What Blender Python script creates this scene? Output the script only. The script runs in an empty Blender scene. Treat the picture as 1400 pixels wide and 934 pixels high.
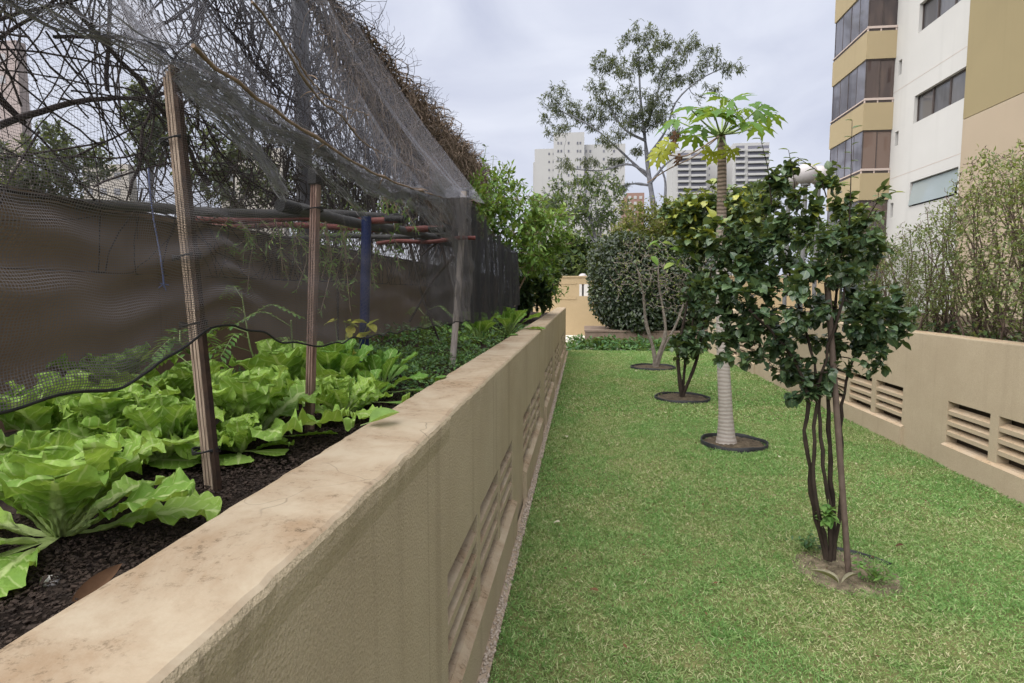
import bpy, math, random
import numpy as np

random.seed(7)
RS = np.random.RandomState(11)
SC = bpy.context.scene
COL = SC.collection
PI = math.pi

# ---------------------------------------------------------------- camera model (photo 1400 x 934)
PW, PH, FP = 1400.0, 934.0, 800.0
VX, VY = 797.0, 399.0
CAM = np.array([0.0, 0.0, 1.6])
PITCH = math.atan((PH / 2 - VY) / FP)
YAW = math.atan((VX - PW / 2) / FP * math.cos(PITCH))
FW = np.array([-math.sin(YAW) * math.cos(PITCH), math.cos(YAW) * math.cos(PITCH), -math.sin(PITCH)])
RT = np.cross(FW, [0, 0, 1]); RT /= np.linalg.norm(RT)
UP = np.cross(RT, FW)

def P(px, py, x=None, y=None, z=None):
    """world point seen at a photo pixel, on the plane x=, y= or z="""
    d = FW + RT * (px - PW / 2) / FP - UP * (py - PH / 2) / FP
    t = (x - CAM[0]) / d[0] if x is not None else (y - CAM[1]) / d[1] if y is not None else (z - CAM[2]) / d[2]
    return CAM + t * d

# ---------------------------------------------------------------- object helpers
ORG = {}

class MB:
    def __init__(self):
        self.v = []; self.l = []; self.s = []; self.m = []; self.r = []; self.u = []; self.c = []; self.n = 0
    def add(self, V, F, rnd=0.5, mi=0, uv=None, cov=None):
        V = np.asarray(V, float).reshape(-1, 3); F = np.asarray(F, int)
        self.v.append(V); self.l.append((F + self.n).ravel()); m, k = F.shape
        self.s.append(np.full(m, k)); self.m.append(np.full(m, mi))
        self.r.append(np.broadcast_to(np.asarray(rnd, float), (m,)).copy())
        self.u.append(np.zeros((len(V), 2)) if uv is None else np.asarray(uv, float))
        self.c.append(np.full(len(V), 0.5) if cov is None else np.broadcast_to(np.asarray(cov, float), (len(V),)).copy())
        self.n += len(V)
        return self
    def box(self, x0, x1, y0, y1, z0, z1, rnd=0.5, mi=0):
        V = [(x, y, z) for z in (z0, z1) for y in (y0, y1) for x in (x0, x1)]
        F = [(0, 2, 3, 1), (4, 5, 7, 6), (0, 1, 5, 4), (2, 6, 7, 3), (0, 4, 6, 2), (1, 3, 7, 5)]
        return self.add(V, F, rnd, mi)
    def tube(self, path, rad, sides=6, rnd=0.5, mi=0, cap=True):
        path = np.asarray(path, float); n = len(path)
        rad = np.broadcast_to(np.asarray(rad, float), (n,))
        T = np.gradient(path, axis=0); T /= np.linalg.norm(T, axis=1)[:, None] + 1e-9
        mt = np.abs(T).mean(0); ref = np.eye(3)[int(np.argmin(mt))]
        A = np.cross(T, ref); A /= np.linalg.norm(A, axis=1)[:, None] + 1e-9
        B = np.cross(T, A)
        a = np.arange(sides) * 2 * PI / sides
        V = path[:, None, :] + rad[:, None, None] * (np.cos(a)[None, :, None] * A[:, None, :] + np.sin(a)[None, :, None] * B[:, None, :])
        i = np.arange(n - 1)[:, None] * sides; j = np.arange(sides)[None, :]; j2 = (j + 1) % sides
        F = np.stack([i + j, i + j2, i + sides + j2, i + sides + j], -1).reshape(-1, 4)
        uv = np.stack([np.repeat(np.linspace(0, 1, n), sides), np.tile(np.arange(sides) / sides, n)], -1)
        self.add(V, F, rnd, mi, uv)
        if cap and sides > 3:
            self.add(V[-1], [list(range(sides))], rnd, mi); self.add(V[0], [list(range(sides))[::-1]], rnd, mi)
        return self
    def grid(self, G, rnd=0.5, mi=0, uv=None, cov=None, closed=False):
        G = np.asarray(G, float); a, b = G.shape[:2]
        i, j = np.meshgrid(np.arange(a - 1), np.arange(b - 1), indexing='ij')
        k = i * b + j
        F = np.stack([k, k + 1, k + b + 1, k + b], -1).reshape(-1, 4)
        return self.add(G.reshape(-1, 3), F, rnd, mi, None if uv is None else uv.reshape(-1, 2), None if cov is None else np.asarray(cov).reshape(-1))
    def scatter(self, tv, tf, pos, dirs, ups, scale, rnd, mi=0, wid=None):
        """copies of a template (x = width, y = length, z = up)"""
        pos = np.asarray(pos, float); n = len(pos)
        if n == 0: return self
        Y = dirs / (np.linalg.norm(dirs, axis=1)[:, None] + 1e-9)
        X = np.cross(Y, ups); X /= np.linalg.norm(X, axis=1)[:, None] + 1e-9
        Z = np.cross(X, Y)
        s = np.broadcast_to(np.asarray(scale, float), (n,))[:, None, None]
        w = s if wid is None else np.broadcast_to(np.asarray(wid, float), (n,))[:, None, None]
        V = pos[:, None, :] + w * tv[None, :, 0:1] * X[:, None, :] + s * tv[None, :, 1:2] * Y[:, None, :] + s * tv[None, :, 2:3] * Z[:, None, :]
        k = len(tv); F = (np.arange(n)[:, None, None] * k + tf[None]).reshape(-1, tf.shape[1])
        r = np.repeat(np.broadcast_to(np.asarray(rnd, float), (n,)), len(tf))
        uv = np.tile(np.stack([tv[:, 1], tv[:, 0] + 0.5], -1), (n, 1))
        return self.add(V.reshape(-1, 3), F, r, mi, uv)
    def build(self, name, mats, parent=None, org=None, smooth=True):
        if not isinstance(mats, (list, tuple)): mats = [mats]
        V = np.concatenate(self.v) if self.v else np.zeros((0, 3))
        o = np.array(ORG[parent.name]) if parent is not None else (np.zeros(3) if org is None else np.asarray(org, float))
        L = np.concatenate(self.l); S = np.concatenate(self.s)
        me = bpy.data.meshes.new(name)
        me.vertices.add(len(V)); me.vertices.foreach_set('co', (V - o).astype(np.float32).ravel())
        me.loops.add(len(L)); me.loops.foreach_set('vertex_index', L.astype(np.int32))
        me.polygons.add(len(S)); st = np.concatenate([[0], np.cumsum(S)[:-1]])
        me.polygons.foreach_set('loop_start', st.astype(np.int32))
        try: me.polygons.foreach_set('loop_total', S.astype(np.int32))
        except Exception: pass
        for m in mats: me.materials.append(m)
        me.polygons.foreach_set('material_index', np.concatenate(self.m).astype(np.int32))
        me.polygons.foreach_set('use_smooth', np.full(len(S), bool(smooth)))
        me.update(calc_edges=True)
        at = me.attributes.new('rnd', 'FLOAT', 'FACE'); at.data.foreach_set('value', np.concatenate(self.r).astype(np.float32))
        ac = me.attributes.new('cov', 'FLOAT', 'POINT'); ac.data.foreach_set('value', np.concatenate(self.c).astype(np.float32))
        uvl = me.uv_layers.new(name='UVMap')
        uvl.data.foreach_set('uv', np.concatenate(self.u)[L].astype(np.float32).ravel())
        ob = bpy.data.objects.new(name, me); COL.objects.link(ob)
        if parent is not None: ob.parent = parent
        else: ob.location = o
        ORG[ob.name] = tuple(o)
        return ob

def thing(name, label, cat, loc, group=None):
    o = bpy.data.objects.new(name, None); COL.objects.link(o)
    o.empty_display_size = 0.1
    o.location = tuple(float(c) for c in loc); ORG[o.name] = tuple(float(c) for c in loc)
    return tag(o, label, cat, group)

def tag(o, label, cat, group=None):
    o['label'] = label; o['category'] = cat
    if group: o['group'] = group
    return o

def kind(o, k):
    o['kind'] = k; return o

# ---------------------------------------------------------------- material helpers
def rgb(c): return (c[0], c[1], c[2], 1.0)

class NT:
    def __init__(self, name):
        self.m = bpy.data.materials.new(name); self.m.use_nodes = True
        self.t = self.m.node_tree; self.t.nodes.clear()
        self.out = self.n('ShaderNodeOutputMaterial')
    def n(self, ty, **kw):
        x = self.t.nodes.new(ty)
        for k, v in kw.items():
            if hasattr(x, k): setattr(x, k, v)
        return x
    def lk(self, a, b): self.t.links.new(a, b)
    def val(self, sock, v):
        if hasattr(v, 'is_output') or isinstance(v, bpy.types.NodeSocket): self.lk(v, sock)
        else: sock.default_value = v
    def math(self, op, a, b=None, c=None, clamp=False):
        x = self.n('ShaderNodeMath', operation=op); x.use_clamp = clamp
        self.val(x.inputs[0], a)
        if b is not None: self.val(x.inputs[1], b)
        if c is not None: self.val(x.inputs[2], c)
        return x.outputs[0]
    def coords(self, scale=(1, 1, 1), src='Object'):
        tc = self.n('ShaderNodeTexCoord'); mp = self.n('ShaderNodeMapping')
        mp.inputs['Scale'].default_value = scale; self.lk(tc.outputs[src], mp.inputs['Vector'])
        return mp.outputs[0]
    def pos(self, scale=(1, 1, 1)):
        g = self.n('ShaderNodeNewGeometry'); mp = self.n('ShaderNodeMapping')
        mp.inputs['Scale'].default_value = scale; self.lk(g.outputs['Position'], mp.inputs['Vector'])
        return mp.outputs[0]
    def noise(self, vec, scale, detail=4, rough=0.55, dist=0.0):
        x = self.n('ShaderNodeTexNoise'); x.inputs['Scale'].default_value = scale; x.inputs['Detail'].default_value = detail
        x.inputs['Roughness'].default_value = rough; x.inputs['Distortion'].default_value = dist
        if vec is not None: self.lk(vec, x.inputs['Vector'])
        return x.outputs['Fac']
    def ramp(self, fac, stops, interp='LINEAR'):
        x = self.n('ShaderNodeValToRGB'); x.color_ramp.interpolation = interp
        el = x.color_ramp.elements
        while len(el) < len(stops): el.new(0.5)
        for e, (p, c) in zip(el, stops):
            e.position = p; e.color = (c, c, c, 1) if isinstance(c, (int, float)) else rgb(c)
        self.lk(fac, x.inputs['Fac']); return x.outputs['Color']
    def mix(self, fac, a, b, mode='MIX'):
        x = self.n('ShaderNodeMix', data_type='RGBA', blend_type=mode)
        self.val(x.inputs[0], fac)
        self.val(x.inputs[6], a if not isinstance(a, tuple) or len(a) == 4 else rgb(a))
        self.val(x.inputs[7], b if not isinstance(b, tuple) or len(b) == 4 else rgb(b))
        return x.outputs[2]
    def attr(self, name):
        x = self.n('ShaderNodeAttribute', attribute_name=name); return x.outputs['Fac']
    def bump(self, h, strength=0.3, dist=0.01, normal=None):
        x = self.n('ShaderNodeBump'); x.inputs['Strength'].default_value = strength; x.inputs['Distance'].default_value = dist
        self.lk(h, x.inputs['Height'])
        if normal is not None: self.lk(normal, x.inputs['Normal'])
        return x.outputs[0]
    def pbsdf(self, color, rough=0.7, spec=0.3, normal=None, metal=0.0):
        x = self.n('ShaderNodeBsdfPrincipled')
        self.val(x.inputs['Base Color'], rgb(color) if isinstance(color, tuple) and len(color) == 3 else color)
        self.val(x.inputs['Roughness'], rough); x.inputs['Specular IOR Level'].default_value = spec
        x.inputs['Metallic'].default_value = metal
        if normal is not None: self.lk(normal, x.inputs['Normal'])
        return x
    def done(self, sh):
        self.lk(sh, self.out.inputs['Surface']); return self.m

def simple(name, c1, c2, scale=8, rough=0.8, bump=0.2, bscale=60, spec=0.2, stretch=(1, 1, 1), bd=0.005, metal=0.0):
    t = NT(name); v = t.coords(stretch)
    f = t.noise(v, scale, 6, 0.6)
    col = t.ramp(f, [(0.3, c1), (0.7, c2)])
    nb = t.bump(t.noise(v, bscale, 4), bump, bd)
    return t.done(t.pbsdf(col, rough, spec, nb, metal).outputs[0])

def leafmat(name, stops, rough=0.45, spec=0.4, trans=0.3, vein=False, tcol=None):
    t = NT(name)
    col = t.ramp(t.attr('rnd'), stops)
    if vein:
        uv = t.n('ShaderNodeUVMap'); sp = t.n('ShaderNodeSeparateXYZ'); t.lk(uv.outputs[0], sp.inputs[0])
        d = t.math('ABSOLUTE', t.math('SUBTRACT', sp.outputs[1], 0.5))
        vf = t.ramp(d, [(0.0, 0.35), (0.05, 0.0)])
        col = t.mix(vf, col, (0.25, 0.32, 0.12))
    col = t.mix(t.ramp(t.noise(t.pos(), 38, 4, .7), [(0.42, 0.0), (0.66, 0.32)]), col, tuple(c * .45 for c in stops[0][1]))
    p = t.pbsdf(col, rough, spec)
    tr = t.n('ShaderNodeBsdfTranslucent')
    t.lk(t.mix(0.5, col, (0.30, 0.36, 0.03) if tcol is None else tcol), tr.inputs['Color'])
    mx = t.n('ShaderNodeMixShader'); mx.inputs[0].default_value = trans
    t.lk(p.outputs[0], mx.inputs[1]); t.lk(tr.outputs[0], mx.inputs[2])
    return t.done(mx.outputs[0])

M = {}
def plaster(name, base, dark, top, topdirt, grain=0.5, streak=0.5):
    t = NT(name); v = t.pos()
    blotch = t.noise(v, 1.7, 6, 0.65)
    col = t.ramp(blotch, [(0.3, dark), (0.65, base)])
    fine = t.noise(v, 160, 3, 0.7)
    col = t.mix(t.ramp(fine, [(0.35, 0.35), (0.6, 0.0)]), col, tuple(c * 0.6 for c in dark))
    # rain streaks run down the face
    st = t.noise(t.pos((0.6, 9.0, 0.22)), 1.0, 3, 0.6)
    stf = t.math('MULTIPLY', t.ramp(st, [(0.56, 0.0), (0.66, 0.55)]), streak)
    col = t.mix(stf, col, tuple(c * 0.55 for c in dark))
    st2 = t.noise(t.pos((0.3, 26.0, 0.05)), 1.0, 1, 0.5)
    stf2 = t.math('MULTIPLY', t.ramp(st2, [(0.70, 0.0), (0.73, 0.75)]), streak)
    col = t.mix(stf2, col, tuple(c * 0.42 for c in dark))
    # soil washed over the level top
    g = t.n('ShaderNodeNewGeometry'); sp = t.n('ShaderNodeSeparateXYZ'); t.lk(g.outputs['True Normal'], sp.inputs[0])
    lev = t.math('GREATER_THAN', sp.outputs[2], 0.75)
    d1 = t.noise(v, 3.4, 8, 0.72, 0.4); d2 = t.noise(t.pos((1, 1, 1)), 46, 6, 0.8)
    tc = t.mix(t.ramp(d1, [(0.38, 0.0), (0.64, 1.0)]), top, topdirt)
    spk = t.math('MULTIPLY', t.ramp(d2, [(0.53, 0.0), (0.64, 0.9)]), t.ramp(d1, [(0.45, 0.0), (0.6, 1.0)]))
    tc = t.mix(spk, tc, tuple(c * 0.38 for c in topdirt))
    vo = t.n('ShaderNodeTexVoronoi', feature='DISTANCE_TO_EDGE'); vo.inputs['Scale'].default_value = 2.3
    wv = t.n('ShaderNodeVectorMath', operation='ADD'); t.lk(v, wv.inputs[0])
    nz = t.n('ShaderNodeTexNoise'); nz.inputs['Scale'].default_value = 5; t.lk(v, nz.inputs['Vector'])
    sc = t.n('ShaderNodeVectorMath', operation='SCALE'); sc.inputs['Scale'].default_value = 0.3
    t.lk(nz.outputs['Color'], sc.inputs[0]); t.lk(sc.outputs[0], wv.inputs[1]); t.lk(wv.outputs[0], vo.inputs['Vector'])
    crk = t.math('MULTIPLY', t.ramp(vo.outputs['Distance'], [(0.0, 0.8), (0.006, 0.0)]), t.ramp(t.noise(v, 1.1, 2), [(0.52, 0.0), (0.58, 1.0)]))
    tc = t.mix(crk, tc, tuple(c * 0.3 for c in topdirt))
    col = t.mix(lev, col, tc)
    gb = t.noise(v, 130, 2, 0.6); gb2 = t.noise(v, 30, 4, 0.6)
    n1 = t.bump(gb, grain, 0.006)
    t.lk(t.math('MULTIPLY', t.math('SUBTRACT', 1.15, lev), grain), n1.node.inputs['Strength']); n2 = t.bump(gb2, 0.22, 0.003, n1)
    return t.done(t.pbsdf(col, 0.92, 0.15, n2).outputs[0])

M['wall'] = plaster('tan_stucco', (0.45, 0.375, 0.262), (0.385, 0.315, 0.215), (0.352, 0.295, 0.215), (0.25, 0.180, 0.115), 0.55, 0.45)
M['rwall'] = plaster('tan_render', (0.46, 0.38, 0.275), (0.40, 0.325, 0.23), (0.43, 0.345, 0.25), (0.42, 0.31, 0.20), 0.25, 0.22)
M['backwall'] = plaster('tan_render_painted_shade', (0.20, 0.138, 0.088), (0.15, 0.10, 0.066), (0.42, 0.34, 0.25), (0.32, 0.24, 0.16), 0.2, 0.3)  # tan wall; the shade behind the net is put into the brown face
M['farwall'] = plaster('beige_paint', (0.40, 0.31, 0.19), (0.35, 0.27, 0.16), (0.55, 0.44, 0.30), (0.48, 0.36, 0.22), 0.1, 0.15)
M['kerbbox'] = simple('brown_box', (0.15, 0.11, 0.085), (0.21, 0.16, 0.125), 4, 0.9)
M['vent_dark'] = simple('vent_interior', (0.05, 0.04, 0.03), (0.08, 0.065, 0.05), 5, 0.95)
M['soil'] = simple('dark_soil', (0.012, 0.009, 0.008), (0.045, 0.034, 0.027), 14, 0.95, 0.9, 45, 0.1, bd=0.02)
M['thatch'] = simple('lawn_thatch', (0.075, 0.11, 0.035), (0.19, 0.18, 0.08), 9, 0.95, 0.8, 90, 0.1, bd=0.01)
M['terrain'] = simple('far_ground', (0.05, 0.07, 0.035), (0.10, 0.10, 0.07), 0.05, 0.95, 0.1)
M['gravelbed'] = simple('sandy_strip', (0.24, 0.185, 0.13), (0.38, 0.31, 0.24), 18, 0.95, 0.9, 70, 0.1, bd=0.01)
M['pave'] = simple('pale_paving', (0.55, 0.50, 0.44), (0.66, 0.62, 0.56), 2, 0.85)
M['mulch'] = simple('dry_mulch', (0.03, 0.024, 0.018), (0.12, 0.095, 0.065), 22, 0.95, 0.9, 60, 0.1, bd=0.02)
M['strawsoil'] = simple('dry_thatch_soil', (0.06, 0.05, 0.035), (0.25, 0.205, 0.14), 16, 0.95, 0.9, 60, 0.1, bd=0.02)
M['plastic'] = simple('black_plastic', (0.012, 0.013, 0.014), (0.03, 0.032, 0.034), 12, 0.5, 0.1)
M['galv'] = simple('weathered_steel', (0.05, 0.05, 0.055), (0.10, 0.10, 0.11), 9, 0.6, 0.1, metal=0.3)
M['wire'] = simple('rusty_wire', (0.035, 0.03, 0.028), (0.08, 0.07, 0.065), 9, 0.7, 0.1)
M['pole_grey'] = simple('grey_bamboo', (0.035, 0.035, 0.036), (0.085, 0.083, 0.082), 5, 0.7, 0.3, 40, stretch=(1, 1, 1))
M['pole_red'] = simple('red_bamboo', (0.07, 0.018, 0.016), (0.15, 0.045, 0.038), 8, 0.55, 0.2)
M['pole_blue'] = simple('blue_pipe', (0.005, 0.010, 0.042), (0.011, 0.022, 0.085), 6, 0.45, 0.1)
M['pole_pale'] = simple('pale_wood_stake', (0.24, 0.21, 0.19), (0.42, 0.37, 0.34), 14, 0.85, 0.3, stretch=(4, 4, 0.6))
def woodstake(name, a, b, dark):
    t = NT(name); v = t.pos((1, 1, 0.05))
    f = t.noise(v, 85, 5, 0.7)
    col = t.ramp(f, [(0.30, dark), (0.46, a), (0.70, b)])
    return t.done(t.pbsdf(col, 0.85, 0.15, t.bump(f, 0.5, 0.004)).outputs[0])
M['stake'] = woodstake('weathered_slats', (0.24, 0.18, 0.135), (0.46, 0.37, 0.29), (0.05, 0.036, 0.028))
M['stake2'] = woodstake('reddish_slats', (0.17, 0.105, 0.085), (0.31, 0.22, 0.18), (0.05, 0.028, 0.024))
M['stakedark'] = simple('rusty_iron_and_gap_shade', (0.018, 0.012, 0.010), (0.05, 0.030, 0.02), 30, 0.9, 0.4)  # iron edge, and the painted shade behind the slat gaps
M['tie'] = simple('black_tie', (0.008, 0.008, 0.009), (0.02, 0.02, 0.02), 20, 0.6)
M['string'] = simple('blue_string', (0.06, 0.075, 0.16), (0.13, 0.155, 0.27), 40, 0.8)
M['bark_dark'] = simple('dark_bark', (0.018, 0.013, 0.011), (0.05, 0.037, 0.028), 30, 0.9, 0.6, 70, stretch=(1, 1, 0.4))
M['bark_tan'] = simple('tan_bark', (0.16, 0.11, 0.075), (0.30, 0.22, 0.16), 18, 0.9, 0.4, 60)
M['bark_pale'] = simple('pale_bark', (0.12, 0.102, 0.088), (0.24, 0.21, 0.18), 18, 0.9, 0.4, 60)
M['bark_hedge'] = simple('hedge_bark', (0.07, 0.048, 0.04), (0.15, 0.11, 0.085), 18, 0.9, 0.4, 60)
M['bark_grey'] = simple('grey_bark', (0.10, 0.105, 0.12), (0.20, 0.20, 0.22), 3, 0.9, 0.3)
M['vine'] = simple('dead_vine_bark', (0.014, 0.010, 0.010), (0.045, 0.034, 0.031), 15, 0.9, 0.4)
M['straw'] = simple('straw_vine', (0.085, 0.062, 0.046), (0.26, 0.195, 0.145), 9, 0.9, 0.3)
M['twig'] = simple('brown_twig', (0.12, 0.085, 0.06), (0.26, 0.19, 0.14), 25, 0.85, 0.3)
M['rod'] = simple('brown_rod', (0.085, 0.062, 0.050), (0.135, 0.10, 0.082), 14, 0.6, 0.1)
M['stone'] = simple('pale_stone', (0.42, 0.40, 0.38), (0.7, 0.68, 0.66), 60, 0.9, 0.5)
M['chips'] = simple('bark_chips', (0.010, 0.008, 0.007), (0.055, 0.038, 0.029), 34, 0.9, 0.4)
M['pebble'] = simple('pebbles', (0.24, 0.20, 0.16), (0.44, 0.38, 0.32), 40, 0.9, 0.3)

def papaya_bark():
    t = NT('ringed_papaya_bark'); v = t.pos((1, 1, 1))
    w = t.n('ShaderNodeTexWave', bands_direction='Z'); w.inputs['Scale'].default_value = 8; w.inputs['Distortion'].default_value = 3.2
    w.inputs['Detail'].default_value = 4; w.inputs['Detail Scale'].default_value = 1.1; t.lk(v, w.inputs['Vector'])
    g = t.n('ShaderNodeSeparateXYZ'); t.lk(v, g.inputs[0])
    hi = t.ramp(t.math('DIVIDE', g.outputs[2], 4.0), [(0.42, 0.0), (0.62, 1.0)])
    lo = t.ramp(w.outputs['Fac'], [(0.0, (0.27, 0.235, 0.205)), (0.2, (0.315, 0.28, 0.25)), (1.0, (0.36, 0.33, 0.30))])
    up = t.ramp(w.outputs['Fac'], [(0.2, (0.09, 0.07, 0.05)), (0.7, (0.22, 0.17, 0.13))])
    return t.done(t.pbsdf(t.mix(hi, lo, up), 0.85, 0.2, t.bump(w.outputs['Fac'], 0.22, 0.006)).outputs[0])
M['papaya_bark'] = papaya_bark()

M['camellia'] = leafmat('camellia_leaf', [(0.0, (0.026, 0.056, 0.028)), (0.45, (0.060, 0.105, 0.046)), (0.72, (0.10, 0.15, 0.065)), (0.86, (0.17, 0.22, 0.045)), (1.0, (0.33, 0.33, 0.035))], 0.36, 0.5, 0.16, True)
M['young'] = leafmat('young_leaf', [(0.0, (0.12, 0.24, 0.04)), (0.6, (0.22, 0.38, 0.08)), (1.0, (0.36, 0.46, 0.12))], 0.45, 0.4, 0.4, True)
M['papaya'] = leafmat('papaya_leaf', [(0.0, (0.07, 0.17, 0.03)), (0.6, (0.14, 0.27, 0.045)), (1.0, (0.34, 0.36, 0.03))], 0.5, 0.35, 0.45)
M['deadleaf'] = leafmat('dead_leaf', [(0.0, (0.075, 0.042, 0.025)), (1.0, (0.17, 0.095, 0.05))], 0.8, 0.1, 0.2, tcol=(0.3, 0.12, 0.04, 1))
M['gum'] = leafmat('gum_leaf', [(0.0, (0.05, 0.062, 0.05)), (0.6, (0.09, 0.105, 0.078)), (1.0, (0.14, 0.15, 0.095))], 0.55, 0.3, 0.3)
M['topiary'] = leafmat('clipped_leaf', [(0.0, (0.010, 0.020, 0.010)), (0.6, (0.026, 0.044, 0.018)), (0.9, (0.06, 0.085, 0.03)), (1.0, (0.22, 0.24, 0.14))], 0.4, 0.45, 0.15)
M['olive'] = leafmat('olive_leaf', [(0.0, (0.08, 0.10, 0.03)), (0.6, (0.15, 0.17, 0.045)), (1.0, (0.26, 0.25, 0.06))], 0.55, 0.3, 0.35)
M['hedge'] = leafmat('hedge_leaf', [(0.0, (0.085, 0.125, 0.05)), (0.55, (0.17, 0.21, 0.08)), (1.0, (0.33, 0.35, 0.11))], 0.5, 0.35, 0.35)
M['bush'] = leafmat('bush_leaf', [(0.0, (0.07, 0.145, 0.032)), (0.5, (0.15, 0.28, 0.055)), (1.0, (0.30, 0.42, 0.11))], 0.5, 0.35, 0.35)
M['dkbush'] = leafmat('dark_bush_leaf', [(0.0, (0.022, 0.05, 0.022)), (0.6, (0.05, 0.10, 0.035)), (1.0, (0.16, 0.26, 0.06))], 0.38, 0.5, 0.2)
M['farleaf'] = leafmat('far_tree_leaf', [(0.0, (0.05, 0.085, 0.04)), (0.6, (0.10, 0.15, 0.065)), (1.0, (0.18, 0.22, 0.09))], 0.6, 0.2, 0.3)
M['greyleaf'] = leafmat('grey_tree_leaf', [(0.0, (0.045, 0.06, 0.045)), (1.0, (0.12, 0.14, 0.095))], 0.6, 0.2, 0.25)
M['cover'] = leafmat('ground_cover_leaf', [(0.0, (0.025, 0.07, 0.025)), (0.6, (0.055, 0.14, 0.04)), (1.0, (0.12, 0.24, 0.07))], 0.45, 0.4, 0.25)
M['herb'] = leafmat('herb_leaf', [(0.0, (0.025, 0.07, 0.022)), (0.6, (0.06, 0.15, 0.035)), (1.0, (0.16, 0.30, 0.07))], 0.42, 0.4, 0.25)
M['weed'] = leafmat('weed_leaf', [(0.0, (0.07, 0.17, 0.04)), (1.0, (0.18, 0.32, 0.08))], 0.5, 0.3, 0.35)
M['yellow'] = leafmat('yellowing_leaf', [(0.0, (0.26, 0.30, 0.04)), (1.0, (0.46, 0.42, 0.06))], 0.5, 0.3, 0.3)
M['stem'] = simple('green_stem', (0.14, 0.20, 0.07), (0.24, 0.30, 0.12), 20, 0.6)
M['petal'] = leafmat('fallen_pale_leaf', [(0.0, (0.30, 0.28, 0.20)), (1.0, (0.55, 0.52, 0.38))], 0.7, 0.2, 0.2)

def lettucemat(name, lo, hi, rib):
    t = NT(name); uv = t.n('ShaderNodeUVMap'); sp = t.n('ShaderNodeSeparateXYZ'); t.lk(uv.outputs[0], sp.inputs[0])
    r = t.attr('rnd'); n = t.noise(t.pos(), 30, 4)
    col = t.ramp(t.math('ADD', t.math('MULTIPLY', r, 0.7), t.math('MULTIPLY', n, 0.35)), [(0.2, lo), (0.85, hi)])
    col = t.mix(t.ramp(t.noise(t.pos(), 140, 5, .8), [(0.58, 0.0), (0.72, 0.55)]), col, tuple(c * .45 for c in lo))
    d = t.math('ABSOLUTE', t.math('SUBTRACT', sp.outputs[1], 0.5))
    w = t.math('SUBTRACT', 0.13, t.math('MULTIPLY', sp.outputs[0], 0.11))
    ribf = t.math('SUBTRACT', 1.0, t.math('DIVIDE', d, w), clamp=True)
    # side veins
    sv = t.math('SINE', t.math('MULTIPLY', t.math('SUBTRACT', sp.outputs[0], t.math('MULTIPLY', d, 0.55)), 62.0))
    svf = t.math('MULTIPLY', t.ramp(sv, [(0.80, 0.0), (1.0, 0.5)]), t.ramp(sp.outputs[0], [(0.15, 0.0), (0.3, 1.0)]))
    col = t.mix(svf, col, rib); col = t.mix(t.ramp(ribf, [(0.15, 0.0), (0.55, 0.85)]), col, rib)
    nb = t.bump(t.noise(t.pos(), 75, 3), 0.5, 0.008)
    nb = t.bump(t.math('ADD', sv, t.math('MULTIPLY', ribf, 2.0)), 0.25, 0.003, nb)
    p = t.pbsdf(col, 0.58, 0.28, nb)
    tr = t.n('ShaderNodeBsdfTranslucent'); t.lk(t.mix(0.4, col, (0.45, 0.6, 0.05)), tr.inputs['Color'])
    mx = t.n('ShaderNodeMixShader'); mx.inputs[0].default_value = 0.32
    t.lk(p.outputs[0], mx.inputs[1]); t.lk(tr.outputs[0], mx.inputs[2])
    return t.done(mx.outputs[0])
M['lettuce'] = lettucemat('lettuce_leaf', (0.080, 0.20, 0.024), (0.30, 0.45, 0.085), (0.44, 0.54, 0.22))
M['chard'] = lettucemat('broad_leaf', (0.05, 0.15, 0.02), (0.15, 0.30, 0.05), (0.36, 0.48, 0.18))

def grassmat():
    t = NT('lawn_blade'); r = t.attr('rnd')
    g = t.ramp(r, [(0.0, (0.072, 0.180, 0.044)), (0.42, (0.155, 0.310, 0.085)), (0.72, (0.28, 0.43, 0.15)), (0.90, (0.45, 0.48, 0.25)), (1.0, (0.64, 0.58, 0.42))])
    dry = t.ramp(r, [(0.0, (0.095, 0.185, 0.045)), (0.4, (0.22, 0.33, 0.10)), (0.68, (0.46, 0.44, 0.24)), (1.0, (0.62, 0.54, 0.38))])
    n1 = t.noise(t.pos(), 1.1, 5, 0.65, 0.5); n2 = t.noise(t.pos(), 0.30, 2)
    patch = t.ramp(t.math('ADD', t.math('MULTIPLY', n1, 0.75), t.math('MULTIPLY', n2, 0.25)), [(0.45, 0.0), (0.58, 0.9)])
    col = t.mix(patch, g, dry)
    p = t.pbsdf(col, 0.55, 0.3)
    tr = t.n('ShaderNodeBsdfTranslucent'); t.lk(t.mix(0.4, col, (0.30, 0.42, 0.04)), tr.inputs['Color'])
    mx = t.n('ShaderNodeMixShader'); mx.inputs[0].default_value = 0.3
    t.lk(p.outputs[0], mx.inputs[1]); t.lk(tr.outputs[0], mx.inputs[2])
    return t.done(mx.outputs[0])
M['grass'] = grassmat()

def netmat(name, col, pitch):
    t = NT(name); uv = t.n('ShaderNodeUVMap'); sp = t.n('ShaderNodeSeparateXYZ'); t.lk(uv.outputs[0], sp.inputs[0])
    cov = t.attr('cov')
    c = t.math('SUBTRACT', 1.0, t.math('SQRT', t.math('SUBTRACT', 1.0, cov)))
    a = t.math('LESS_THAN', t.math('FRACT', t.math('DIVIDE', sp.outputs[0], pitch)), c)
    b = t.math('LESS_THAN', t.math('FRACT', t.math('DIVIDE', sp.outputs[1], pitch)), c)
    mask = t.math('MAXIMUM', a, b)
    p = t.pbsdf(col, 0.75, 0.25)
    tr = t.n('ShaderNodeBsdfTransparent')
    mx = t.n('ShaderNodeMixShader'); t.lk(mask, mx.inputs[0]); t.lk(tr.outputs[0], mx.inputs[1]); t.lk(p.outputs[0], mx.inputs[2])
    return t.done(mx.outputs[0])
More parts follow.
